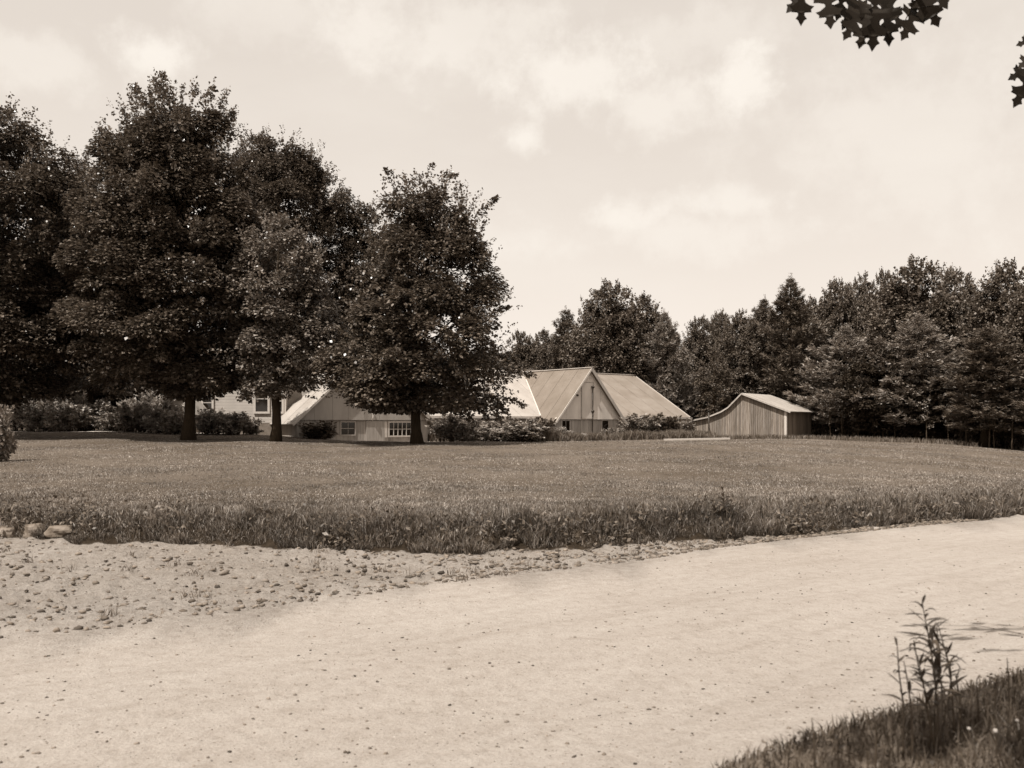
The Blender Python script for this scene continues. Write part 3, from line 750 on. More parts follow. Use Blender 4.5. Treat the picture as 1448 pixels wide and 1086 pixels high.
# long gabled wing at left (workshop)
shop = empty('workshop', tuple(q(-17.5, 4, .5)), 'long grey gabled workshop half hidden by maples, two windows in its low wall', 'workshop')
A0 = np.array([-11.3, 48.0, 0])
d0 = A0-G0; a0 = float(d0@E1); b0 = float(d0@E2)
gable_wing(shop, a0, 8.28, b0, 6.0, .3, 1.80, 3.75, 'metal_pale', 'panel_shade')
def shop_a(px):                                         # distance along the workshop front seen at a photo column
    u = (px-CX)/F; return a0+(u*A0[1]-A0[0])/(E1[0]-u*E1[1])
x0, x1 = shop_a(551), shop_a(581)
window(shop, None, q(x0, b0-.06, .90), E1, E2, x1-x0, .72, 5, 2, .09, 'white_trim', .05, .035)
sh = MB(); sh.box(q(x0-.42, b0-.06, .80), E1*.26, E2*.05, UP*.9); sh.build('shutter', M['panel'], shop)
x0, x1 = shop_a(483), shop_a(502)
window(shop, None, q(x0, b0-.06, .98), E1, E2, x1-x0, .66, 2, 2, .07, 'lower', .04, .03)
x0, x1 = shop_a(518), shop_a(544)
bd = MB(); bd.box(q(x0, b0-.055, .4), E1*(x1-x0), E2*.05, UP*1.32); bd.build('board_door', M['lower'], shop)
hk = MB(); x0 = shop_a(526); hk.tube([q(x0, b0+.02, 1.75), q(x0, b0+.12, 1.9), q(x0, b0+.12, 2.3)], .035, 8); hk.build('conduit', M['white_trim'], shop)
# white house behind the maples
wh = empty('white_house', (-14.2, 50, 1.0), 'white clapboard house behind the two trunked maples, dark windows with white casings', 'house')
w0 = at(252, 600, 50); w1 = at(404, 600, 50); ex = np.array([1.0, 0, 0]); ny = np.array([0, -1.0, 0])
def clap(mb, o, e, length, z0, z1, nrm, h=.16):
    z = z0
    while z < z1-.01:
        t = min(z+h, z1); mb.hexa([o+UP*z, o+e*length+UP*z, o+e*length+nrm*.018+UP*z, o+nrm*.018+UP*z], [o+UP*t, o+e*length+UP*t, o+e*length+nrm*.012+UP*t, o+nrm*.012+UP*t]); z = t
o_ = np.array([w0[0], 50.0, 0]); LW = w1[0]-w0[0]
mb = MB(); mb.box(o_+UP*.7+ex*.01, ex*(LW-.02), -ny*7, UP*3.6); clap(mb, o_, ex, LW, 1.62, 4.3, ny); mb.build('wall', M['white_wall'], wh)
mb = MB(); mb.box(o_+UP*.6, ex*LW, ny*.02, UP*1.0); mb.build('foundation', M['foundation'], wh)
MB().box(o_+ex*LW+UP*1.6-ex*.16, ex*.18, ny*.06, UP*2.7).build('corner_trim', M['white_trim'], wh); MB().box(o_+UP*1.6, ex*.16, ny*.06, UP*2.7).build('corner_trim', M['white_trim'], wh)
mb = MB(); pa = o_+UP*4.3
roof_slab(mb, pa+ny*.4-ex*.3, pa+ny*.4+ex*(LW+.3), pa-ny*3.5+ex*(LW+.3)+UP*2.6, pa-ny*3.5-ex*.3+UP*2.6)
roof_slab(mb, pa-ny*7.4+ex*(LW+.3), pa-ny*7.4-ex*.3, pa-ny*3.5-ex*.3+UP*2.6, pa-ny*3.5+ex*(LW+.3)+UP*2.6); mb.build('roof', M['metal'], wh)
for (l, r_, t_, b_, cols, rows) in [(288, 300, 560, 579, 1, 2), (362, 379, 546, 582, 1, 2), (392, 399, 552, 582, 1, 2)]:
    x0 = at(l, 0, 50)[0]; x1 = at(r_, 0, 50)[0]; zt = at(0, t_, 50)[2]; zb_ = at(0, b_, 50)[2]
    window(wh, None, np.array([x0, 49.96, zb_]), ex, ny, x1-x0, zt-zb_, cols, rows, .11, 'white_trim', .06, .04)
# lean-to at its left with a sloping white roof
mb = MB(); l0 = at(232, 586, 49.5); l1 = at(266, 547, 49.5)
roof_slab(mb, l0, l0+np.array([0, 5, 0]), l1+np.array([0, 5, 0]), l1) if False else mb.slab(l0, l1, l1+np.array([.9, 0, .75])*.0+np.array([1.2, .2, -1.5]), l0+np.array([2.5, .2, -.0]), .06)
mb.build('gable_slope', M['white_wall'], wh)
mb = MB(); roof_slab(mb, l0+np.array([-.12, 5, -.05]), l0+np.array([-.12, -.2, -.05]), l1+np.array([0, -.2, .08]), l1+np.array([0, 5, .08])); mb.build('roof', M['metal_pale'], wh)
# right end bay set back against the workshop
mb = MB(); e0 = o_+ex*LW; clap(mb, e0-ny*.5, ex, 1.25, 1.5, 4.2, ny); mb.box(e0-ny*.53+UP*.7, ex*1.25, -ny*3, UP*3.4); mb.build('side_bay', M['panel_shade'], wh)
mb = MB(); mb.box(e0-ny*.5+UP*.6, ex*1.3, ny*.05, UP*.95); mb.build('foundation', M['foundation'], wh)

# weathered shed
shed = empty('board_shed', (17.9, 60, .5), 'weathered vertical board shed with a swept lean-to, at the edge of the wood', 'shed')
g1 = np.array([-.819, .574, 0]); gn = np.array([-.574, -.819, 0]); rdir = -gn; C0 = np.array([17.9, 60.0, 0])
prof_w = [0, 2.96, 3.9, 4.41, 5.38, 6.45]; prof_z = [2.46, 3.58, 2.67, 2.37, 2.01, 1.80]
pf = lambda s: float(np.interp(s, prof_w, prof_z))
mb = MB(); boards(mb, C0, g1, lambda s: pf(s)-.05, .13, 6.43, .03, .25, gn, gap=.012); mb.build('gable_wall', M['weathered'], shed)
mb = MB(); rn = np.array([.819, -.574, 0]); SL = 5.2
boards(mb, C0, rdir, lambda s: 2.40, .24, SL, .03, .25, rn, gap=.012); mb.build('side_wall', M['dark_boards'], shed)
mb = MB(); mb.box(C0+rn*.02+gn*.035+UP*.25-g1*.0, g1*.13, gn*.025, UP*2.15); mb.box(C0+rn*.032+gn*.06+UP*.25, -gn*.10, rn*.02, UP*2.12); mb.build('corner_trim', M['white_trim'], shed)
def pw(s, d, dz=0): return C0+g1*s+rdir*d+UP*(pf(s)+dz)
mb = MB(); sl = (3.58-2.46)/2.96
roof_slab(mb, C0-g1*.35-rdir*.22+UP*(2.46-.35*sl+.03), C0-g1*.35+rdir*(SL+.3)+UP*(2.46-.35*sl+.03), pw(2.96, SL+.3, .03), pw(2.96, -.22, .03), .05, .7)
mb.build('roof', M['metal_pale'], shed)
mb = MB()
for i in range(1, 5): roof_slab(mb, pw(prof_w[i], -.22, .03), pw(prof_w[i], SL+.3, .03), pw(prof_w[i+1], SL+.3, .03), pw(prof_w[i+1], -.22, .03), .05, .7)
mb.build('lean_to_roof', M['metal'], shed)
mb = MB(); mb.bar(C0-g1*.35-rdir*.24+UP*(2.46-.35*sl-.03), pw(2.96, -.24, -.03), .03, .10)
for i in range(1, 5): mb.bar(pw(prof_w[i], -.24, -.03), pw(prof_w[i+1], -.24, -.03), .03, .09)
mb.build('trim', M['lower'], shed)

# small things by the buildings
b0_, b1_ = at(939, 0, 49), at(1033, 0, 49)
mb = MB(); mb.bar((b0_[0], 49, float(ground(b0_[0], 49))+.07), (b1_[0], 49.2, float(ground(b1_[0], 49.2))+.09), .22, .09); tag(mb.build('plank', M['plank']), 'long pale plank lying on the lawn in front of the shed', 'plank')
pp = at(1003, 0, 57); gz = float(ground(pp[0], 57))
mb = MB(); mb.tube([(pp[0], 57, gz-.1), (pp[0]-.02, 57, gz+.7), (pp[0]-.03, 57.05, gz+1.75)], [.06, .055, .05], 8); mb.tube([(pp[0]-.03, 57.02, gz+1.75), (pp[0]-.03, 57.02, gz+1.80)], [.075, .075], 8)
tag(mb.build('fence_post', M['dark_metal'], None, True), 'thin dark post standing before the low end of the shed', 'post')
pp = at(836, 0, 54.5); gz = float(ground(pp[0], 54.5))
mb = MB(); mb.tube([(pp[0]+.9, 54.5, gz-.1), (pp[0]+.93, 54.5, gz+.62)], [.05, .045], 7); tag(mb.build('stake', M['bark']), 'short wooden stake in the weeds under the barn gable', 'stake')
pp = at(827, 0, 54); gz = float(ground(pp[0], 54))
mb = MB(); mb.hexa([(pp[0]-.2, 54, gz-.02), (pp[0]+.2, 54, gz-.02), (pp[0]+.22, 54.35, gz-.02), (pp[0]-.18, 54.35, gz-.02)], [(pp[0]-.2, 54, gz+.5), (pp[0]+.10, 54, gz+.46), (pp[0]+.14, 54.3, gz+.42), (pp[0]-.15, 54.3, gz+.5)])
tag(mb.build('bucket', M['white_wall']), 'small white tub half hidden in weeds below the gable hatch', 'tub')

# pale drive behind the maples
def strip(name, pts, w, mat, dz):
    V = []; pts = np.array(pts, float)
    for i, p in enumerate(pts):
        V += [(p[0], p[1]-w/2, float(ground(p[0], p[1]-w/2))+dz), (p[0], p[1]+w/2, float(ground(p[0], p[1]+w/2))+dz)]
    n = len(pts); Fc = [(2*i, 2*i+2, 2*i+3, 2*i+1) for i in range(n-1)]
    o = MB().add(V, Fc).build(name, mat); o['kind'] = 'structure'; return o
xs = np.linspace(-34, -9.5, 60)
strip('drive', [(x, 49.2+.12*math.sin(x)) for x in xs if x < -14.6], 1.3, plain('drive_gravel', .75, .2, 6, .9, .1), .02)

# ------------------------------------------------------------------ grass (stuff)
def blades(name, P, H, W, r, mat, lean=.45, label=None, cat='grass', seg2=True):
    n = len(P); a = r.uniform(0, 2*math.pi, n); side = np.stack([np.cos(a), np.sin(a), np.zeros(n)], 1)
    b = r.uniform(0, 2*math.pi, n); ld = np.stack([np.cos(b), np.sin(b), np.zeros(n)], 1)*(lean*r.random(n)**.7)[:, None]
    H = np.broadcast_to(H, (n,))[:, None]; W = np.broadcast_to(W, (n,))[:, None]
    m = P+np.array([0, 0, .55])*H+ld*H*.35; tip = P+np.array([0, 0, 1])*H*(1-.35*np.linalg.norm(ld, axis=1, keepdims=True))+ld*H
    V = np.stack([P-side*W*.5, P+side*W*.5, m+side*W*.42, m-side*W*.42, tip], 1).reshape(-1, 3)
    i = np.arange(n)[:, None]*5
    T = np.concatenate([i+np.array([[0, 1, 2]]), i+np.array([[0, 2, 3]]), i+np.array([[3, 2, 4]])], 0)
    o = obj_np(name, V, T, M[mat]); tag(o, label, cat, None, 'stuff'); return o
def on_ground(X, Y): return np.stack([X, Y, ground(X, Y)-.01], 1)
def patch(X, Y, s=.5, k=0): return .5+.5*np.sin(X*s+2*np.sin(Y*s*.7+k))*np.sin(Y*s*1.3+1.7*np.sin(X*s*.6+k))

r = np.random.default_rng(101)
n = 620000
u = r.uniform(-.66, .66, n); D = np.exp(r.uniform(math.log(11.5), math.log(54), n)); X = u*D
k = (D-bank_y(X) > .25); X, Y = X[k], D[k]
s = Y-bank_y(X)
Hh = (.018+.034*r.random(len(X))**1.5)*(1+1.1*np.exp(-s/3.5))*(.6+.7*patch(X, Y, .8))*(.7+.6*patch(X, Y, 3.1, 1))
blades('lawn_grass', on_ground(X, Y), Hh, .0035+.00036*Y, r, 'grass', 1.5, 'short mown grass covering the broad lawn', 'lawn grass')
n = 210000
X = r.uniform(-13, 22, n); s = r.exponential(1.15, n)*np.interp(X, [-12, -4, 3, 8, 20], [.8, .9, 1.1, 1.3, 1.3])-.06+.08*np.sin(X*3.1)+.07*np.sin(X*7.7+1)+.06*np.sin(X*17)
Y = bank_y(X)+np.where(s < 0, s*.35, s)
clump = np.clip(patch(X, Y, 2.4)*.9+patch(X, Y, 6.1, 2)*.9-.25, .10, 1.35)
Hh = (.04+.20*r.random(n)**2.0)*clump*np.interp(X, [-12, -4, 3, 12], [.65, .9, 1.45, 1.5])*np.exp(-np.maximum(s-.5, 0)/1.5)+.03
blades('bank_grass', on_ground(X, Y), Hh, r.uniform(.005, .013, n), r, 'grass_tall', 1.05, 'long rough grass hanging over the bank above the gravel', 'long grass')
n = 4500; kx = r.uniform(-13, 14, 150); ks = r.exponential(.3, 150)+.05; i = r.integers(0, 150, n)
X = kx[i]+r.normal(0, .16, n); Y = bank_y(X)+ks[i]+r.normal(0, .13, n)
P = on_ground(X, Y); P[:, 2] += r.uniform(.0, .2, n)
V, Fc = leaves(P, rand_dir(n, r)+np.array([0, -.4, .1]), rand_dir(n, r)*.7+np.array([0, -.3, 1.0]), r.uniform(.04, .11, n), r.uniform(.02, .05, n))
tag(obj_np('bank_weeds', V, Fc, M['shrub_dark']), 'broad leaved weeds along the foot of the grass bank', 'weeds', None, 'stuff')
# coarse weeds at the foot of the farmhouse
n = 42000
u = r.uniform(-.09, .222, n); D = r.uniform(53.0, 57.0, n); X = u*D
hmax = np.interp(u, [-.09, -.02, .03, .06, .10, .14, .2, .222], [.7, 1.1, 1.2, .62, .55, .7, .75, .5])
Hh = hmax*(.35+.65*r.random(n))*(.6+.6*patch(X, D, 1.6))
blades('tall_weeds', on_ground(X, D), Hh, r.uniform(.03, .06, n), r, 'dry', .6, 'tall pale weeds along the foot of the farmhouse', 'weeds')
n = 6000
X = r.uniform(12, 27, n); Y = np.interp(X, [12, 17, 27], [58.5, 59.3, 53.5])+r.normal(0, .35, n)
blades('wood_edge_grass', on_ground(X, Y), r.uniform(.1, .42, n), r.uniform(.02, .04, n), r, 'dry', .6, 'ragged grass fringe at the foot of the shed and wood', 'grass')
# verge in the foreground
n = 90000
X = r.uniform(-1.2, 5.5, n); dn = r.uniform(.08, 3.2, n); Y = road_near(X)-dn; k = (Y > .75); X, Y, dn = X[k], Y[k], dn[k]
Hh = (.03+.10*r.random(len(X))**1.8)*(.45+.8*patch(X, Y, 3.2))*np.clip(dn*1.4, .3, 1)*sstep(-.1, .8, X)+.012
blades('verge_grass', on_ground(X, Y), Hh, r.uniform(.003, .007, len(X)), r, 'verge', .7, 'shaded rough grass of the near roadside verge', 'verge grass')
n = 14000
X = r.uniform(-1.2, 5.5, n); dn = r.uniform(.3, 3.0, n); Y = road_near(X)-dn; k = (Y > .8); X, Y = X[k], Y[k]; n = len(X)
P = on_ground(X, Y); P[:, 2] += r.uniform(.005, .06, n)
V, Fc = leaves(P, rand_dir(n, r), rand_dir(n, r)+np.array([0, 0, 1.2]), r.uniform(.01, .024, n), r.uniform(.008, .017, n))
tag(obj_np('clover', V, Fc, M['verge']), 'low clover leaves mixed into the shaded verge', 'clover', None, 'stuff')
# sparse tufts on the gravel
n = 900; cx_ = r.uniform(-9, 3, 40); cy_ = r.uniform(0, 1, 40); i = r.integers(0, 40, n)
X = cx_[i]+r.normal(0, .05, n); Y = (road_far(cx_)+(bank_y(cx_)-road_far(cx_))*cy_)[i]+r.normal(0, .05, n)
blades('gravel_weeds', on_ground(X, Y), r.uniform(.03, .14, n), r.uniform(.005, .01, n), r, 'dry', .9, 'sparse wisps of weed growing in the gravel shoulder', 'weeds')

# ------------------------------------------------------------------ stones
ICO_V = []; ph = (1+5**.5)/2
for a, b in ((-1, ph), (1, ph), (-1, -ph), (1, -ph)): ICO_V += [(a, b, 0), (0, a, b), (b, 0, a)]
ICO_V = unit(np.array(ICO_V, float))
def hull_faces(V):
    fs = []
    for i in range(12):
        for j in range(i+1, 12):
            for k in range(j+1, 12):
                nn = np.cross(V[j]-V[i], V[k]-V[i]); d = (V-V[i])@nn
                if (d < 1e-6).all(): fs.append((i, j, k))
                elif (d > -1e-6).all(): fs.append((i, k, j))
    return np.array(fs)
ICO_F = hull_faces(ICO_V)
def stones(P, S, r):
    n = len(P); V = ICO_V[None]*(1+.28*r.normal(size=(n, 12, 1))*.6)*np.stack([r.uniform(.8, 1.35, n), r.uniform(.7, 1.1, n), r.uniform(.4, .75, n)], 1)[:, None]
    a = r.uniform(0, 6.28, n); c, s = np.cos(a)[:, None], np.sin(a)[:, None]
    V = np.stack([V[..., 0]*c-V[..., 1]*s, V[..., 0]*s+V[..., 1]*c, V[..., 2]], -1)*np.broadcast_to(S, (n,))[:, None, None]+P[:, None]
    return V.reshape(-1, 3), (np.arange(n)[:, None, None]*12+ICO_F[None]).reshape(-1, 3)
r = np.random.default_rng(202)
n = 12000
X = r.uniform(-10, 8, n); f = r.random(n); f = np.where(r.random(n) < .16, r.beta(1.2, 6, n), f)
Y = road_far(X)+(bank_y(X)-road_far(X))*f; S = .005+.032*r.random(n)**4
m = 5200; u = r.uniform(-.62, .62, m); D = np.exp(r.uniform(math.log(3.2), math.log(19), m)); X2 = u*D
k = (D > road_near(X2)) & (D < road_far(X2)); X2, Y2 = X2[k], D[k]; S2 = .003+.010*r.random(len(X2))**4
X = np.concatenate([X, X2]); Y = np.concatenate([Y, Y2]); S = np.concatenate([S, S2])
P = np.stack([X, Y, ground(X, Y)+S*.15], 1); V, Fc = stones(P, S, r)
tag(obj_np('gravel', V, Fc, M['pebble']), 'loose gravel scattered over the road and shoulder', 'gravel', None, 'stuff')
# larger loose stones, one object each
pb = []
for i in range(6):
    V, Fc = stones(np.zeros((1, 3)), 1.0, r); pb.append(mesh_np('stone', V, Fc)); pb[-1].materials.append(M['stone'])
for i in range(90):
    if i < 66:
        X = r.uniform(-8, 3.2); Y = float(road_far(X)+(bank_y(X)-road_far(X))*r.beta(1.1, 1.8)); s = r.uniform(.022, .05)
        lab, grp = 'loose dark stone lying on the rough gravel shoulder', 'loose stones on the gravel shoulder'
    else:
        u = r.uniform(-.5, .55); Y = math.exp(r.uniform(math.log(4.6), math.log(13))); X = u*Y
        if not (float(road_near(X)) < Y < float(road_far(X))): continue
        s = r.uniform(.008, .016); lab, grp = 'loose small stone lying on the smooth dirt road', 'loose stones on the dirt road'
    o = bpy.data.objects.new('stone', pb[i % 6]); COL.objects.link(o); o.location = (X, Y, float(ground(X, Y))+s*.2); o.scale = (s, s, s); o.rotation_euler = (0, 0, r.uniform(0, 6)); tag(o, lab, 'stone', grp)
def rock(px, D, w, h, label, seed):
    import bmesh
    rr = np.random.default_rng(seed); bm = bmesh.new(); bmesh.ops.create_icosphere(bm, subdivisions=3, radius=1)
    a = rr.uniform(0, 6, 6)
    for v in bm.verts:
        x, y, z = v.co; k = 1+.22*math.sin(3*x+a[0])*math.sin(2.4*y+a[1])+.10*math.sin(5*z+a[2]+3*x)+.05*math.sin(9*y+a[3])*math.sin(8*x+a[4])
        v.co = (max(-1.05, min(1.05, x*k))*w/2, y*k*w*.4, max(-.6, min(.72, z*k))*h/1.3)
    me = bpy.data.meshes.new('rock'); bm.to_mesh(me); bm.free(); o = link('rock', me, M['rock'])
    X = (px-CX)/F*D; o.location = (X, D, float(ground(X, D))+h*.16); o.rotation_euler = (0, R(rr.uniform(-6, 6)), rr.uniform(-.4, .4)); tag(o, label, 'rock', 'boulders set in the grass bank')
rock(6, 13.3, .36, .15, 'pale flat topped rock at the left edge of the grass bank', 1)
rock(50, 13.25, .36, .22, 'rough rounded rock in the bank between the flat pale one and the long one', 2)
rock(86, 13.05, .44, .16, 'long smooth rock lying at the foot of the grass bank', 3)
rock(12, 12.5, .12, .05, 'small pale stone slab on the gravel below the flat topped rock', 4)

# ------------------------------------------------------------------ foreground weeds
def weed(name, base, stems, label, cat='weed', group=None, lw=.021, mat='weed'):
    t = empty(name, base, label, cat, group); rr = np.random.default_rng(int(abs(base[0]*1000)))
    for pts, nl, ll in stems:
        pts = np.array(pts, float); mb = MB(); s = np.linspace(0, 1, len(pts)); ss = np.linspace(0, 1, 9)
        c = np.stack([np.interp(ss, s, pts[:, i]) for i in range(3)], 1); mb.tube(c, np.linspace(.0042, .0014, 9), 6)
        st = mb.build('stem', M[mat], t, True)
        Vs = []; Fs = []; b = 0
        for i in range(nl):
            f = .3+.7*(i+.5)/nl; p = np.array([np.interp(f, ss, c[:, k]) for k in range(3)]); a = i*2.4+rr.uniform(-.4, .4)
            d = np.array([math.cos(a), math.sin(a)*.8, rr.uniform(.15, 1.1)+.5*(f > .9)]); d /= np.linalg.norm(d); L = ll*(1.15-.5*f)*rr.uniform(.5, 1.2); dp = rr.uniform(-.05, .75)
            sd = np.cross(d, [0, 0, 1.0]); sd /= np.linalg.norm(sd); K = 7; w = lw*L/.1*.9
            for k in range(K):
                g = k/(K-1); cc = p+d*L*g+np.array([0, 0, -L*dp*g*g]); hw = w*.5*math.sin(math.pi*min(1, g**.75*.97+.03))+.0006
                up = np.array([0, 0, 1.0])*hw*.45
                Vs += [cc-sd*hw+up, cc, cc+sd*hw+up]
            for k in range(K-1):
                j = b+3*k; Fs += [(j, j+3, j+4, j+1), (j+1, j+4, j+5, j+2)]
            b += 3*K
        obj_np('foliage', np.array(Vs), np.array(Fs), M[mat], st, True)
    return t
def wb(px, D):
    X = (px-CX)/F*D; return np.array([X, D, float(ground(X, D))])
def rel(base, D, *pix): return [at(px, py, D+dd)-base for px, py, dd in pix]
B = wb(1325, 3.28)
weed('tall_weed', B, [
  ([(0, 0, 0)]+rel(B, 3.28, (1326, 1000, 0), (1318, 930, .02), (1312, 895, .03), (1304, 852, .02)), 30, .125),
  ([(-.02, .02, 0)]+rel(B, 3.3, (1318, 1010, 0), (1300, 950, -.03), (1292, 905, -.04)), 14, .10),
  ([(.03, .02, 0)]+rel(B, 3.36, (1340, 1000, .02), (1346, 950, .03), (1336, 918, .04)), 12, .085),
  ([(.0, .02, 0)]+rel(B, 3.3, (1322, 985, .0), (1330, 940, .0), (1324, 880, .01)), 16, .10),
  ([(.02, .03, 0)]+rel(B, 3.34, (1334, 985, .03), (1324, 930, .05), (1318, 905, .05)), 12, .085),
  ([(-.01, -.02, 0)]+rel(B, 3.25, (1312, 1010, -.02), (1306, 965, -.03), (1298, 930, -.03)), 12, .09)],
  'tallest leafy weed on the near verge, several stems against the pale road', group='weeds on the near verge')
B = wb(1290, 3.2)
weed('tall_weed', B, [
  ([(0, 0, 0)]+rel(B, 3.2, (1290, 1015, 0), (1283, 960, 0), (1278, 935, .01)), 10, .075),
  ([(-.02, .03, 0)]+rel(B, 3.25, (1278, 1000, 0), (1271, 950, 0), (1268, 903, .01)), 13, .085)],
  'thinner two stemmed weed just left of the tallest verge weed', group='weeds on the near verge')
B = wb(1350, 3.42)
weed('tall_weed', B, [([(0, 0, 0)]+rel(B, 3.42, (1346, 970, 0), (1338, 925, 0), (1326, 882, .02)), 11, .08),
  ([(.02, 0, 0)]+rel(B, 3.42, (1357, 985, 0), (1352, 960, 0), (1358, 942, 0)), 7, .06)],
  'slender weed just right of the tallest verge weed', group='weeds on the near verge')
for i, (px, D, top, lean) in enumerate([(1154, 2.9, 1015, -6), (1428, 3.75, 930, -4), (1078, 2.72, 1060, 4), (1112, 2.78, 1046, 5), (1238, 3.05, 1010, 2), (1384, 3.6, 960, -3), (1185, 2.95, 1035, 0), (1405, 3.6, 955, 5)]):
    B = wb(px, D)
    lab = ['thin bare weed stalk at the left part of the verge', 'single dry stalk near the right edge of the verge', 'leftmost small weed of the verge', 'small weed second from the left on the verge', 'short weed between the bare stalk and the two stemmed weed', 'short weed right of the slender weed', 'short weed just right of the thin bare stalk', 'short weed left of the single dry stalk'][i]
    weed('small_weed', B, [([(0, 0, 0)]+rel(B, D, (px+lean*.5, top+30, 0), (px+lean, top, 0)), 0 if i < 2 else 9, .06)] if i > 1 else [([(0, 0, 0)]+rel(B, D, (px+lean*.5, top+30, 0), (px+lean, top, 0)), 3, .015)], lab, group='weeds on the near verge')
B = wb(1024, 13.45)
weed('tall_weed', B, [([(0, 0, 0)]+rel(B, 13.45, (1024, 720, 0), (1022, 690, .02)), 22, .24), ([(.05, .05, 0)]+rel(B, 13.5, (1032, 725, 0), (1036, 702, 0)), 16, .2), ([(-.05, .02, 0)]+rel(B, 13.45, (1014, 728, 0), (1008, 708, 0)), 14, .2)], 'tall weed clump rising above the bank grass right of centre', lw=.03, mat='shrub_dark')
B = wb(755, 12.2)
weed('tall_weed', B, [([(0, 0, 0)]+rel(B, 12.2, (755, 765, 0), (752, 742, .02)), 16, .2), ([(.05, .05, 0)]+rel(B, 12.2, (764, 768, 0), (770, 750, 0)), 12, .17)], 'low weed clump at the foot of the bank grass near the centre', lw=.03, mat='shrub_dark')
fl = None
for i in range(16):
    px = [1162, 1190, 1128, 1293, 1310, 1333, 1372, 1230, 1265, 1410, 1430, 1085, 1390, 1350, 1205, 1440][i]; D = [2.55, 2.6, 2.5, 2.7, 2.62, 2.75, 3.3, 2.9, 2.6, 3.2, 2.9, 2.55, 2.8, 2.6, 2.5, 3.4][i]
    B = wb(px, D)
    if fl is None:
        fl = empty('clover_flower', B); mb = MB(); mb.tube([(0, 0, 0), (.004, 0, .06), (.006, 0, .095)], .0015, 5); mb.build('stem', M['weed'], fl)
        V, Fc = stones(np.array([[.006, 0, .1]]), .010, r); obj_np('flower_head', V, Fc, M['petal'], fl); o = fl
    else: o = copy_tree(fl)
    o.location = B; s_ = random.uniform(.7, 1.2); o.scale = (s_, s_, s_); o.rotation_euler = (0, 0, random.uniform(0, 6)); tag(o, 'small pale clover flower in the shaded verge grass', 'flower', 'clover flowers in the verge')

# ------------------------------------------------------------------ the oak over the camera
def oak_leaf(L=.2, curl=.12):
    """lobed leaf along +x, midrib and two edges"""
    E = [(0,.010),(.13,.014),(.20,.07),(.18,.20),(.25,.21),(.29,.11),(.345,.045),(.38,.09),(.42,.24),(.39,.38),(.47,.33),(.53,.36),(.54,.22),(.575,.09),
         (.62,.08),(.69,.21),(.71,.33),(.77,.25),(.82,.26),(.80,.14),(.835,.085),(.87,.09),(.93,.15),(.955,.085),(1.05,.004)]
    V = []; Fc = []; mx = 0; st = E
    for x, h in E:
        mx = max(mx, x); z = -curl*x*x
        h *= .79; V += [(mx*L, 0, z*L), (x*L, h*L, (z+.10*h)*L), (x*L, -h*L, (z+.08*h)*L)]
    for i in range(len(st)-1):
        a, b = 3*i, 3*i+3; Fc += [(a, b, b+1, a+1), (a, a+2, b+2, b)]
    return np.array(V, float), np.array(Fc)
OV, OF = oak_leaf()
def place_leaves(P, A, Nn, S):
    A = unit(A); sd = unit(np.cross(Nn, A)); up = np.cross(A, sd)
    n = len(P); V = P[:, None]+S[:, None, None]*(OV[None, :, 0:1]*A[:, None]+OV[None, :, 1:2]*sd[:, None]+OV[None, :, 2:3]*up[:, None])
    return V.reshape(-1, 3), (np.arange(n)[:, None, None]*len(OV)+OF[None]).reshape(-1, 4)
r = np.random.default_rng(303)
OB = np.array([4.6, -2.2, float(ground(4.6, -2.2))])
oak = empty('oak_tree', OB, 'overhanging oak whose lobed leaves hang into the top right of the sky', 'tree')
DO = 5.45
P, A, S, NN = [], [], [], []
mb = MB()
mb.tube(np.array([[4.6, -2.2, .2], [4.55, -2.15, 2.5], [4.3, -1.8, 5], [3.9, -1.2, 7.4], [3.6, -.8, 9.5]])-OB, [.36, .30, .25, .17, .05], 12)
limb = np.array([[4.45, -2.0, 4.2], [4.0, .3, 4.9], [3.3, 2.7, 4.75], [2.7, 4.4, 4.45], [2.2, 5.45, 4.5], [1.75, 5.5, 4.45]])
mb.tube(limb-OB, [.12, .09, .05, .025, .012, .006], 8)
limb2 = np.array([[4.0, .3, 4.9], [3.8, 2.4, 4.8], [3.3, 4.2, 4.3], [3.0, 5.0, 4.5]]); mb.tube(limb2-OB, [.06, .04, .018, .006], 7)
# visible sprays: (x, y of leaf base, x, y of leaf tip) in the photo
for (x0, y0, x1, y1) in [(1130, -45, 1137, 27), (1166, -32, 1118, 9), (1166, -36, 1176, 32), (1196, -30, 1187, 24), (1216, -25, 1198, 35), (1230, -8, 1197, 50), (1234, -2, 1217, 61),
                         (1238, -22, 1238, 63), (1246, -18, 1262, 56), (1238, -26, 1278, 32), (1302, -6, 1282, 49), (1292, -30, 1326, 32), (1296, -48, 1338, 5), (1300, -50, 1306, 20),
                         (1484, 48, 1442, 61), (1478, 66, 1446, 90), (1480, 84, 1432, 108), (1470, 82, 1440, 145), (1484, 110, 1450, 128)]:
    dd = r.uniform(-.25, .25); a, b = at(x0, y0, DO+dd), at(x1, y1, DO+dd+r.uniform(-.07, .07)); L = np.linalg.norm(b-a)
    P.append(a); A.append(b-a); S.append(L/.2*1.02); NN.append(unit(np.array([r.uniform(-.35, .35), -1, r.uniform(-.3, .3)])))
    mb.tube(np.array([a+unit(a-b)*.09+np.array([0, 0, .03]), a])-OB, [.003, .002], 5)
tw = [(1150, -30), (1240, -30), (1300, -30), (1320, -30)]
mb.tube(np.array([at(1310, -40, DO), at(1298, -5, DO), at(1285, 18, DO), at(1276, 38, DO)])-OB, [.005, .004, .003, .002], 6)
mb.tube(np.array([at(1500, 20, DO), at(1484, 60, DO), at(1476, 100, DO)])-OB, [.006, .005, .003], 6)
mb.tube(np.array([[3.0, 5.0, 4.5], at(1500, 20, DO)])-OB, [.008, .006], 6)
P = [np.array(P)]; A = [np.array(A)]; S = [np.array(S)]; NN = [np.array(NN)]
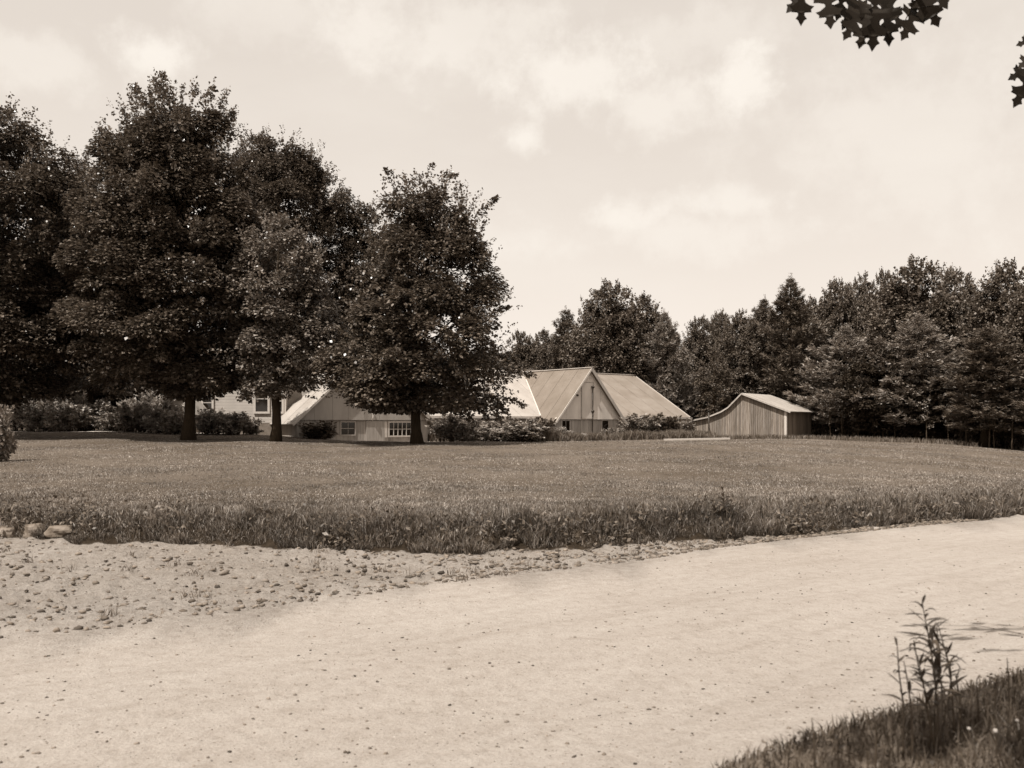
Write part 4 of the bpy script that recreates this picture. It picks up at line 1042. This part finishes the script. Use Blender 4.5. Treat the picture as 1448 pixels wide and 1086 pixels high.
# unseen oak leaf clumps, added along the sun so their shade covers the verge
shade_ctr = []
while len(shade_ctr) < 360:
    X = r.uniform(-1.0, 8.5); dn = r.uniform(.35, 6.0); Y = float(road_near(X))-dn
    if Y < -2.0: continue
    h = r.uniform(4.9, 8.6); g = np.array([X, Y, float(ground(X, Y))]); p = g+SUN/SUN[2]*h
    if p[2] < EYE+.50*max(p[1], 0)+.7 and p[1] > -.5: continue
    shade_ctr.append(p)
for ly, lz, lx0 in ((5.35, 4.42, 2.05), (4.6, 4.4, 1.85)):    # two unseen leafy twigs, added to cast shade streaks on the road
    K = 22; tx = np.linspace(lx0, 4.3, K)
    mb.tube(np.stack([tx, ly+0*tx, lz+.03*np.sin(tx*5)], 1)-OB, np.linspace(.004, .012, K), 5)
    for k in range(K):
        p = np.array([tx[k], ly, lz]); P.append(p+r.normal(0, [.05, .02+.001*k, .02], (3, 3))); A.append(np.array([-1.0, 0, 0])+r.normal(0, [.3, .16, .12], (3, 3))); S.append(r.uniform(.6, 1.0, 3)); NN.append(np.array([[.1, .8, .6]]*3)+.3*rand_dir(3, r))
shade_ctr = np.array(shade_ctr); m = 16
idx = np.repeat(np.arange(len(shade_ctr)), m); n = len(idx)
P.append(shade_ctr[idx]+r.normal(0, .27, (n, 3))); A.append(rand_dir(n, r)+np.array([0, 0, -.5])); S.append(r.uniform(.8, 1.25, n)); NN.append(rand_dir(n, r)*.6+np.array([0, 0, 1.0]))
for c in shade_ctr[::9]:
    f = r.uniform(.35, .9); b = np.array([np.interp(f, [0, 1], [4.5, 3.7]), np.interp(f, [0, 1], [-2.1, -.9]), 3.5+f*5]); mid = (b+c)/2+np.array([0, 0, .5]); mb.tube(np.array([b, mid, c])-OB, [.05, .03, .01], 5)
P, A, S, NN = map(np.concatenate, (P, A, S, NN))
V, Fc = place_leaves(P, A, NN, S)
mb.build('trunk', M['bark'], oak, True); obj_np('crown', V-OB, Fc, M['oak'], oak, True)

# ------------------------------------------------------------------ parents keep world positions of parts built in place
for root in (house, shop, wh, shed):
    for ch in root.children:
        ch.matrix_parent_inverse.translation = -Vector(root.location)
# ------------------------------------------------------------------ light, sky, camera
el = math.asin(SUN[2]); az = math.atan2(SUN[0], SUN[1])
w = bpy.data.worlds.new('World'); scene.world = w; w.use_nodes = True
nt = w.node_tree; bg = nt.nodes['Background']
sky = nt.nodes.new('ShaderNodeTexSky'); sky.sky_type = 'NISHITA'; sky.sun_disc = False; sky.sun_elevation = el; sky.sun_rotation = az
bw = nt.nodes.new('ShaderNodeRGBToBW'); nt.links.new(sky.outputs[0], bw.inputs[0])
tc = nt.nodes.new('ShaderNodeTexCoord'); sep = nt.nodes.new('ShaderNodeSeparateXYZ'); nt.links.new(tc.outputs['Generated'], sep.inputs[0])
dx, dy, dz = sep.outputs
azn = math_(nt, 'ARCTAN2', dx, dy); eln = math_(nt, 'ARCSINE', dz)
wn = noise(nt, 9, 7, .62, tc.outputs['Generated']); wn = math_(nt, 'ADD', wn, -.5)
wn2 = noise(nt, 26, 6, .62, tc.outputs['Generated']); wn2 = math_(nt, 'ADD', wn2, -.5)
def px_dir(px, py): 
    X = (px-CX)/F; Z = (HY-py)/F; return math.atan2(X, 1), math.atan2(Z, math.hypot(1, X))
total = None
# billows: (x, y, half width, half height, strength)
for (px, py, hw, hh, s) in [(210, 75, 62, 36, .8), (45, 85, 75, 34, .45), (820, 110, 130, 60, .75), (1040, 118, 62, 46, .85), (940, 150, 150, 45, .6), (738, 196, 42, 24, .75), (980, 55, 130, 40, .35), (1040, 285, 110, 32, .6), (880, 310, 80, 32, .7), (960, 330, 230, 40, .45), (520, 40, 110, 60, .55), (640, 50, 160, 60, .5), (1280, 200, 260, 110, .35), (760, 350, 130, 30, .35), (400, 20, 140, 40, .3)]:
    a, e = px_dir(px, py); u_ = math_(nt, 'MULTIPLY', math_(nt, 'ADD', azn, -a), F/hw); v_ = math_(nt, 'MULTIPLY', math_(nt, 'ADD', eln, -e), F/hh)
    d2 = math_(nt, 'SQRT', math_(nt, 'ADD', math_(nt, 'MULTIPLY', u_, u_), math_(nt, 'MULTIPLY', v_, v_)))
    d2 = math_(nt, 'ADD', d2, math_(nt, 'MULTIPLY_ADD', wn, 2.6, math_(nt, 'MULTIPLY', wn2, 2.2)))
    mr_ = nt.nodes.new('ShaderNodeMapRange'); mr_.interpolation_type = 'SMOOTHSTEP'; mr_.inputs[1].default_value = 1.3; mr_.inputs[2].default_value = .1; mr_.inputs[3].default_value = 0; mr_.inputs[4].default_value = s
    nt.links.new(d2, mr_.inputs[0]); total = mr_.outputs[0] if total is None else math_(nt, 'MAXIMUM', total, mr_.outputs[0])
veil = noise(nt, 3.2, 7, .6, tc.outputs['Generated'], scl=(1, 1, 2.6))
veil = math_(nt, 'MULTIPLY', math_(nt, 'ADD', veil, -.42), 1.6, clamp=True)
total = math_(nt, 'ADD', total, math_(nt, 'MULTIPLY', veil, .45), clamp=True)
# sepia printing of the sky's own brightness
lum = math_(nt, 'MULTIPLY_ADD', bw.outputs[0], .35, 5.6)
hz = math_(nt, 'MULTIPLY', math_(nt, 'POWER', math_(nt, 'SUBTRACT', 1.0, math_(nt, 'ABSOLUTE', dz), clamp=True), 5.0), .75)
lum = math_(nt, 'ADD', lum, hz)
cmb = nt.nodes.new('ShaderNodeVectorMath'); cmb.operation = 'SCALE'; cmb.inputs[0].default_value = (1.04, .938, .84); nt.links.new(lum, cmb.inputs['Scale'])
skyc = mixc(nt, total, cmb.outputs[0], (8.65, 8.05, 7.3, 1))
nt.links.new(skyc, bg.inputs['Color']); bg.inputs['Strength'].default_value = .0945

sl_ = bpy.data.lights.new('sun', 'SUN'); sl_.energy = 5.0; sl_.angle = R(.5); sl_.color = (1, .955, .89)
so = bpy.data.objects.new('sun', sl_); COL.objects.link(so); so.rotation_euler = Vector(-SUN).to_track_quat('-Z', 'Y').to_euler()

cam = bpy.data.cameras.new('camera'); co = bpy.data.objects.new('camera', cam); COL.objects.link(co)
co.location = (0, 0, EYE); co.rotation_euler = (R(90), 0, 0)
cam.sensor_width = 36; cam.lens = 36*F/1448; cam.shift_y = (HY-543)/1448; cam.clip_end = 12000; cam.clip_start = .05
cam.dof.use_dof = True; cam.dof.focus_distance = 22; cam.dof.aperture_fstop = 3.4
scene.camera = co
scene.view_settings.view_transform = 'Standard'; scene.view_settings.look = 'None'; scene.view_settings.exposure = .3; scene.view_settings.gamma = 1
scene.cycles.max_bounces = 6; scene.cycles.diffuse_bounces = 3; scene.cycles.transparent_max_bounces = 4
